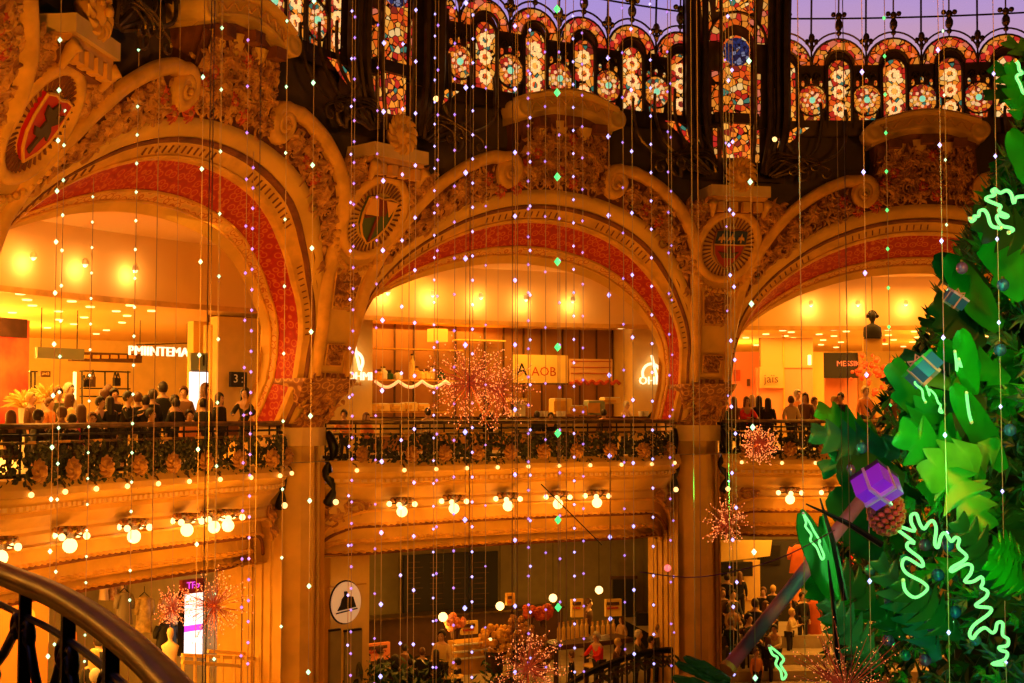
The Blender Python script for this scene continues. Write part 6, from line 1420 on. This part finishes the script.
mb = MB().lathe([(rad(z)*.66, z) for z in (-6.6, -3, 0, 1.5, 3, 4.5, 6, 8, 12)], V(0, 0, 0), 30); mb.build('needle_core', mat('needle_dark', (.006, .03, .008), .8), tree)
k = 0
while k < 66:
    z = rt.uniform(-5.2, 7.0); az = CA+rt.uniform(-.15, 1.55)
    mb = frond(az, z, rt.uniform(.82, 1.0), rt.uniform(.9, 1.7), rt.uniform(.17, .28), None, rt.uniform(-.5, .5), rt.choice((6, 7, 8)), rt.uniform(.55, .8), k, rt.uniform(-.9, .9))
    mb.build('lobed_leaf', gm[rt.randrange(len(gm))], tree, smooth=True); k += 1
# leaves at particular places, laid out in space from where the photo shows them
def leaf_at(x0, y0, x1, y1, Y, Wd, m, lob=5, deep=.45, Y1=None, seed=3, up=(0, -1, .2), name='lobed_leaf'):
    a = at(x0, y0, Y); b = at(x1, y1, Y1 or Y-.3); mb = MB(); oak(mb, a, b-a, up, (b-a).length, Wd, lob, .02, seed, deep=deep); return mb.build(name, m, tree, smooth=True)
for a in [(930, 470, 985, 505, 15, .3, 'g1', 5, .6), (985, 480, 900, 430, 15, .34, 'g1', 5, .6), (1000, 440, 925, 495, 15.4, .26, 'g4', 5, .6), (935, 455, 990, 530, 14.8, .28, 'g1', 5, .6), (900, 455, 812, 432, 17, .26, 'g3', 6, .6), (905, 440, 822, 470, 17.2, .24, 'g3', 6, .6), (880, 440, 818, 408, 17.4, .2, 'g4', 5, .6),
          (905, 480, 838, 470, 16.6, .26, 'g2', 3, .2), (880, 560, 835, 490, 16.5, .26, 'g2', 3, .3), (1010, 380, 940, 345, 16, .2, 'g1', 4, .4), (985, 400, 905, 430, 16.2, .35, 'g2', 4, .4), (965, 470, 893, 362, 16, .26, 'g1', 5, .4), (1000, 330, 948, 255, 16.8, .2, 'g1', 2, .15), (990, 290, 935, 258, 17, .2, 'g2', 2, .15), (985, 345, 935, 300, 17, .3, 'g2', 5, .5), (1024, 300, 990, 205, 16, .3, 'g1', 3, .3),
          (1020, 120, 1012, 62, 14, .13, 'g1', 5, .5), (1040, 190, 1012, 130, 15, .15, 'g1', 2, .1), (1040, 240, 975, 215, 15.3, .3, 'g2', 5, .5), (1024, 560, 995, 545, 14, .2, 'g1', 6, .7), (1030, 590, 990, 560, 14, .22, 'g1', 6, .7), (905, 640, 830, 560, 15.5, .22, 'g2', 7, .7), (880, 670, 826, 600, 15, .24, 'g3', 7, .7), (940, 660, 880, 560, 15.6, .26, 'g3', 8, .7), (870, 620, 800, 575, 16, .2, 'g1', 5, .5), (960, 640, 900, 580, 15, .26, 'g2', 7, .7), (860, 640, 828, 590, 16.4, .25, 'g1', 3, .3),
          (975, 395, 962, 330, 15.5, .14, 'g1', 2, .2), (1005, 470, 955, 385, 15.5, .16, 'g1', 2, .1), (915, 445, 935, 390, 15.8, .22, 'g1', 5, .5), (1010, 600, 960, 520, 14.6, .26, 'g2', 7, .7), (980, 450, 925, 480, 14.9, .3, 'g4', 4, .4)]:
    leaf_at(*a[:6], M[a[6]], a[7], a[8], seed=int(a[0]))
# upright spear leaves and dark spikes at the tree's left side
t = thing('spear_leaf', 'tall spear-shaped green leaf with neon edge, left of the tree', 'leaf', at(838, 600, 13)); mb = MB(); a, b = at(836, 600, 13), at(803, 512, 12.6); oak(mb, a, b-a, (.5, -1, .1), (b-a).length, .13, 2, .02, 2, deep=.1); mb.build('blade', M['g1'], t, smooth=True)
t = thing('spear_leaf', 'thin dark green spear leaf right of the neon-edged one', 'leaf', at(838, 600, 13.2)); mb = MB(); a, b = at(840, 600, 13.2), at(824, 516, 12.9); oak(mb, a, b-a, (.5, -1, .1), (b-a).length, .07, 2, .02, 2, deep=.1); mb.build('blade', M['g1'], t, smooth=True)
for (x0, y0, x1, y1, lb) in ((845, 600, 820, 498, 'dark upright twig crossing behind the spear leaf'), (882, 545, 806, 504, 'dark twig slanting down right from the spear leaf tip'), (838, 680, 828, 560, 'dark twig rising under the spear leaf')):
    a, b = at(x0, y0, 12.8), at(x1, y1, 12.8); single(MB().tube([a, (a+b)/2+V(.02, 0, .02), b], [.035, .028, .008], 6), 'dark_twig', M['iron'], lb, 'twig', origin=a)
lav = mat('lavender_pole', (.42, .10, .34), .5, var=.2)
a, b = at(728, 668, 14), at(868, 492, 15.5); t = thing('support_pole', 'thick lavender pole slanting up from the pier into the tree', 'pole', a); MB().tube([a, b], .08, 12).build('pole_shaft', lav, t, smooth=True); MB().tube([a-(b-a)*.01, a+(b-a)*.01], .09, 12).build('pole_collar', M['brown'], t)
t = thing('branch', 'grey-green branch tips in the bottom corner by the right pier', 'branch', at(720, 695, 8))
for (x0, y0, x1, y1) in ((676, 662, 738, 690), (684, 656, 730, 680), (672, 676, 722, 692)): 
    mb = MB(); a, b = at(x1, y1, 8), at(x0, y0, 8.2); oak(mb, a, b-a, (0, -1, .4), (b-a).length, .022, 3, .02, 5, deep=.3); mb.build('branch_leaf', M['g4'], t)

# neon outlines on the leaves
def neon(pts, Y, label, r=.022, kx=1, ox=0, oy=0, dY=0.0):
    q = [at(ox+x*kx, oy+y*kx, Y+dY*i/len(pts)) for i, (x, y) in enumerate(pts)]; t = thing('neon_leaf_outline', label, 'neon light', q[0], group='green neon outlines on the tree')
    MB().tube(smooth_path(q, 4), r, 6).build('neon_tube', M['neong'], t, smooth=True)
    mb = MB(); 
    for p in (q[0], q[-1]): mb.ball(p, r*1.3, 6, 4)
    mb.build('tube_end', M['white'], t)
N1 = [(65, 395), (72, 425), (100, 443), (133, 420), (120, 400), (75, 375), (62, 350), (75, 332), (118, 356), (115, 335), (78, 305), (80, 288), (96, 288), (45, 248), (60, 245), (97, 256), (88, 232), (88, 212), (102, 208), (112, 235), (124, 250), (138, 232), (150, 228), (158, 250), (154, 290), (163, 302), (172, 270), (184, 262), (200, 285), (212, 274), (223, 280), (220, 302), (243, 325), (235, 340), (203, 358), (202, 370), (240, 350), (258, 354), (255, 375), (238, 398), (262, 398), (285, 385), (290, 400), (285, 415), (302, 425), (298, 442), (270, 463), (278, 469), (312, 473), (305, 490), (265, 520), (252, 545), (260, 558), (275, 540), (295, 528), (315, 542), (325, 535), (330, 515), (345, 515), (345, 548), (360, 560), (358, 578), (335, 583), (340, 592), (358, 598), (350, 618), (315, 630), (350, 632)]
neon(N1, 13.6, 'longest wavy green neon outline on the lower right of the tree', .018, 1/2.8125, 880, 440, .5)
neon([(385, 250), (390, 262), (405, 252), (402, 240), (420, 240), (425, 218), (445, 214), (460, 235), (470, 270), (485, 286), (515, 290)], 14, 'short neon hook beside the top right arch volute', .02, 1/4.27, 880, 160)
neon([(640, 150), (615, 155), (582, 160), (572, 185), (560, 145), (540, 130), (515, 140), (500, 133), (490, 124), (478, 132), (490, 150), (460, 158), (455, 170), (500, 190), (515, 198), (510, 220), (545, 238), (535, 245), (505, 235), (500, 252), (520, 280), (558, 290), (568, 300), (550, 310)], 14, 'wavy neon leaf outline near the top of the tree', .02, 1/4.27, 880, 160)
neon([(980, 310), (995, 328), (1000, 358), (1015, 375), (985, 390), (1003, 430), (1018, 470), (1030, 480)], 13, 'zigzag neon outline at the top right frame edge', .017, 1/5.12, 824, 0)
neon([(210, 455), (225, 500), (222, 520), (250, 560), (246, 588), (275, 620), (290, 655), (302, 680), (312, 662), (288, 602), (292, 590), (262, 540), (242, 500), (213, 458)], 12.5, 'narrow neon outline on the spear-shaped leaf', .011, 1/4.88, 760, 420)
neon([(265, 565), (275, 590), (290, 600), (285, 620), (300, 640), (305, 665), (316, 650), (300, 622), (309, 606), (295, 588), (267, 566)], 12.5, 'small neon zigzag beside the copper spray at the bottom', .012, 1/2.977, 680, 456)
neon([(160, 260), (175, 282), (166, 302), (198, 330), (205, 368), (216, 390)], 15, 'left neon streak under the blue gift box', .014, 1/4.743, 880, 320)
neon([(180, 270), (203, 292), (222, 320), (236, 360), (232, 330), (260, 352), (275, 390), (288, 405), (280, 432), (297, 440), (288, 420)], 15, 'right neon zigzag under the blue gift box', .012, 1/4.743, 880, 320)
neon([(355, 150), (362, 200), (364, 242), (371, 202), (386, 225), (374, 186)], 15, 'short neon mark on the rounded leaf right of the blue gift', .016, 1/4.743, 880, 320)
neon([(410, 345), (416, 400), (424, 450), (434, 485)], 15, 'straight neon streak below the rounded leaf', .018, 1/4.743, 880, 320)

for (x, y, Y, e) in ((940, 560, 12.8, 26), (990, 620, 12.8, 20), (1000, 215, 13.2, 18), (925, 395, 14.0, 14), (960, 470, 13.6, 40), (1010, 300, 14, 30), (815, 545, 11.9, 4)):
    lamp('POINT', at(x, y, Y), e, (.1, 1, .15), .12)  # added lights that spread the neon's green onto the leaves
# gifts and the pine cone
def gift(c, s, rot, mA, mB_, mR, label):
    t = thing('gift_box', label, 'gift', c, group='gift boxes on the tree'); mx = rot.to_matrix().to_4x4()
    MB().box(c, (s, s, s*.62), mtx=mx).build('box_body', mA, t); MB().box(c+mx.to_3x3() @ V(0, 0, s*.36), (s*1.05, s*1.05, s*.12), mtx=mx).build('box_lid', mB_, t)
    MB().box(c, (s*.09, s*1.07, s*.88), mtx=mx).build('ribbon', mR, t); MB().box(c, (s*1.07, s*.09, s*.88), mtx=mx).build('ribbon', mR, t)
    mb = MB()
    for q in (-1, 1): mb.tube([c+mx.to_3x3() @ v for v in (V(0, 0, s*.45), V(q*s*.25, 0, s*.62), V(q*s*.3, 0, s*.45), V(0, 0, s*.44))], s*.04, 5)
    mb.build('bow', mR, t)
from mathutils import Euler
pur = mat('glowing_purple_foil', (.38, .05, .85), .25, .3, emit=(.35, .02, .9), es=.22); prd = mat('dark_violet_foil', (.06, .02, .14), .3, .3); lil = mat('lilac_ribbon', (.6, .4, .8), .3)  # purple foil brightened by a faint glow of its own
blu = mat('blue_foil', (.03, .14, .5), .3, .2); pnk = mat('pink_foil', (.6, .25, .3), .4); grb = mat('green_foil', (.02, .35, .08), .3, .2)
gift(at(877, 487, 12.6), .33, Euler((R(-38), R(28), R(35))), pur, prd, lil, 'purple foil gift box with darker lid, left of the tree above the pine cone')
gift(at(924, 370, 15), .31, Euler((R(-30), R(-35), R(30))), blu, grb, pnk, 'blue and green gift box with pink ribbon on the upper left branch')
gift(at(955, 300, 16), .22, Euler((R(20), R(30), R(10))), blu, lil, pnk, 'small blue and lilac gift box deep in the upper tree')
lamp('POINT', at(915, 360, 13.9), 7, (.2, .35, 1), .1)
lamp('POINT', at(700, 640, 7.0), 4, (.7, .7, .5), .1)  # added light for the branch tips, no fixture
lamp('POINT', at(866, 500, 11.8), 9, (.45, .08, 1), .1)  # added violet light that brightens the purple gift
t = thing('pine_cone', 'large orange pine cone hanging under the purple gift box', 'pine cone', at(886, 512, 13)); c = at(886, 512, 13); mb = MB(); orc = mat('orange_cone', (.62, .13, .03), .5, var=.5)
MB().ball(c, .16, 10, 8, (1, 1, 1.35)).build('cone_core', M['wood'], t)
for i in range(90):
    ph = i*2.39996; z = -1+2*(i+.5)/90; rr = math.sqrt(1-z*z); d = V(rr*cos(ph), rr*sin(ph), z); p = c+V(d.x*.16, d.y*.16, d.z*.22); mb.ball(p, .042, 5, 3, (1, 1, .7))
mb.build('cone_scales', orc, t)
# glass baubles in the tree
bl_ = mat('blue_bauble', (.05, .15, .5), .15, .4); vl_ = mat('violet_bauble', (.25, .1, .4), .15, .4); tl_ = mat('teal_bauble', (.05, .35, .4), .15, .4)
bp = [(938, 575), (925, 545), (912, 598), (955, 612), (930, 625), (990, 258), (1003, 285), (962, 268), (905, 560), (948, 545), (885, 600), (870, 570), (862, 448), (850, 470), (975, 640), (1000, 350), (888, 640), (905, 655), (1010, 430), (925, 660)]
for i, (x, y) in enumerate(bp):
    c = at(x, y, 15.0+(i % 3)*.5 if x > 880 else 16.4); t = thing('tree_bauble', '%s glass bauble in the tree, %s from the left' % (['blue', 'violet', 'teal'][i % 3], OL[sorted([b[0]+b[1]*1e-4 for b in bp]).index(x+y*1e-4)]), 'bauble', c, group='glass baubles in the tree')
    MB().ball(c, .075, 10, 7).build('bauble_ball', [bl_, vl_, tl_][i % 3], t, smooth=True); MB().lathe([(.02, .07), (.02, .1), (.001, .1)], c, 8).build('bauble_cap', M['brass'], t)

# ------------------------------------------------------------------ brass balcony rail close to the camera
fr_ = thing('brass_railing', 'curved dark brass railing close up in the lower left corner', 'railing', V(-CX-1.2, -CY+3.3, EYE-1.5))
hp = [(-60, 545, 5.0), (0, 572, 4.35), (60, 597, 3.75), (120, 637, 3.2), (175, 690, 2.72), (215, 750, 2.35), (260, 860, 1.95)]
pts = smooth_path([at(x, y, Y) for x, y, Y in hp], 7); z_ = sum(p.z for p in pts)/len(pts)
prof2 = [(-.036, -.01), (-.040, .006), (-.03, .022), (-.012, .032), (.012, .032), (.03, .022), (.040, .006), (.036, -.01), (.022, -.02), (.02, -.034), (-.02, -.034), (-.022, -.02)]
rows = []
for i, p in enumerate(pts):
    tn = (pts[min(i+1, len(pts)-1)]-pts[max(i-1, 0)]).normalized(); sd = tn.cross(V(0, 0, 1)).normalized(); up = sd.cross(tn); rows.append([p+sd*a*1.0+up*b*1.0 for a, b in prof2])
MB().grid(rows, closed=True).build('handrail', M['brass'], fr_, smooth=True)
lowp = [p+V(0, 0, -.105) for p in pts]; MB().tube(lowp[::1], .011, 6).build('lower_bar', M['iron'], fr_)
low2 = [p+V(0, 0, -.62) for p in pts]; MB().tube(low2, .014, 6).build('bottom_bar', M['iron'], fr_)
for i in (3, 10, 15, 20, 25, 30): 
    p = pts[i]; MB().box(p+V(0, 0, -.42), (.035, .035, .78), .5).build('upright_bar', M['iron'], fr_)
for i, (a_, b_) in enumerate(((3, 10), (10, 15), (15, 20), (20, 25), (25, 30))):
    A, B = pts[a_], pts[b_]; d = B-A; d.z = 0; mb = MB(); c = (A+B)/2+V(0, 0, -.36); L_ = d.length/2; d = d.normalized()
    for s1 in (-1, 1):
        for s2 in (-1, 1):
            q = [c, c+d*L_*.45*s1+V(0, 0, .10*s2), c+d*L_*.85*s1+V(0, 0, .22*s2)]
            for k in range(12): a = k*.6; rr = .05*(1-k/14); q.append(c+d*(L_*.8*s1+rr*cos(a)*s1)+V(0, 0, .2*s2+rr*sin(a)*s2))
            mb.tube(q, .016, 6)
    mb.ball(c, .045, 8, 6); mb.build('scrollwork', M['iron'], fr_, smooth=True)
lamp('POINT', (-CX-2.2, -CY+1.0, EYE+1.4), 5, AMB, .2)  # fill light over the near rail, no fixture
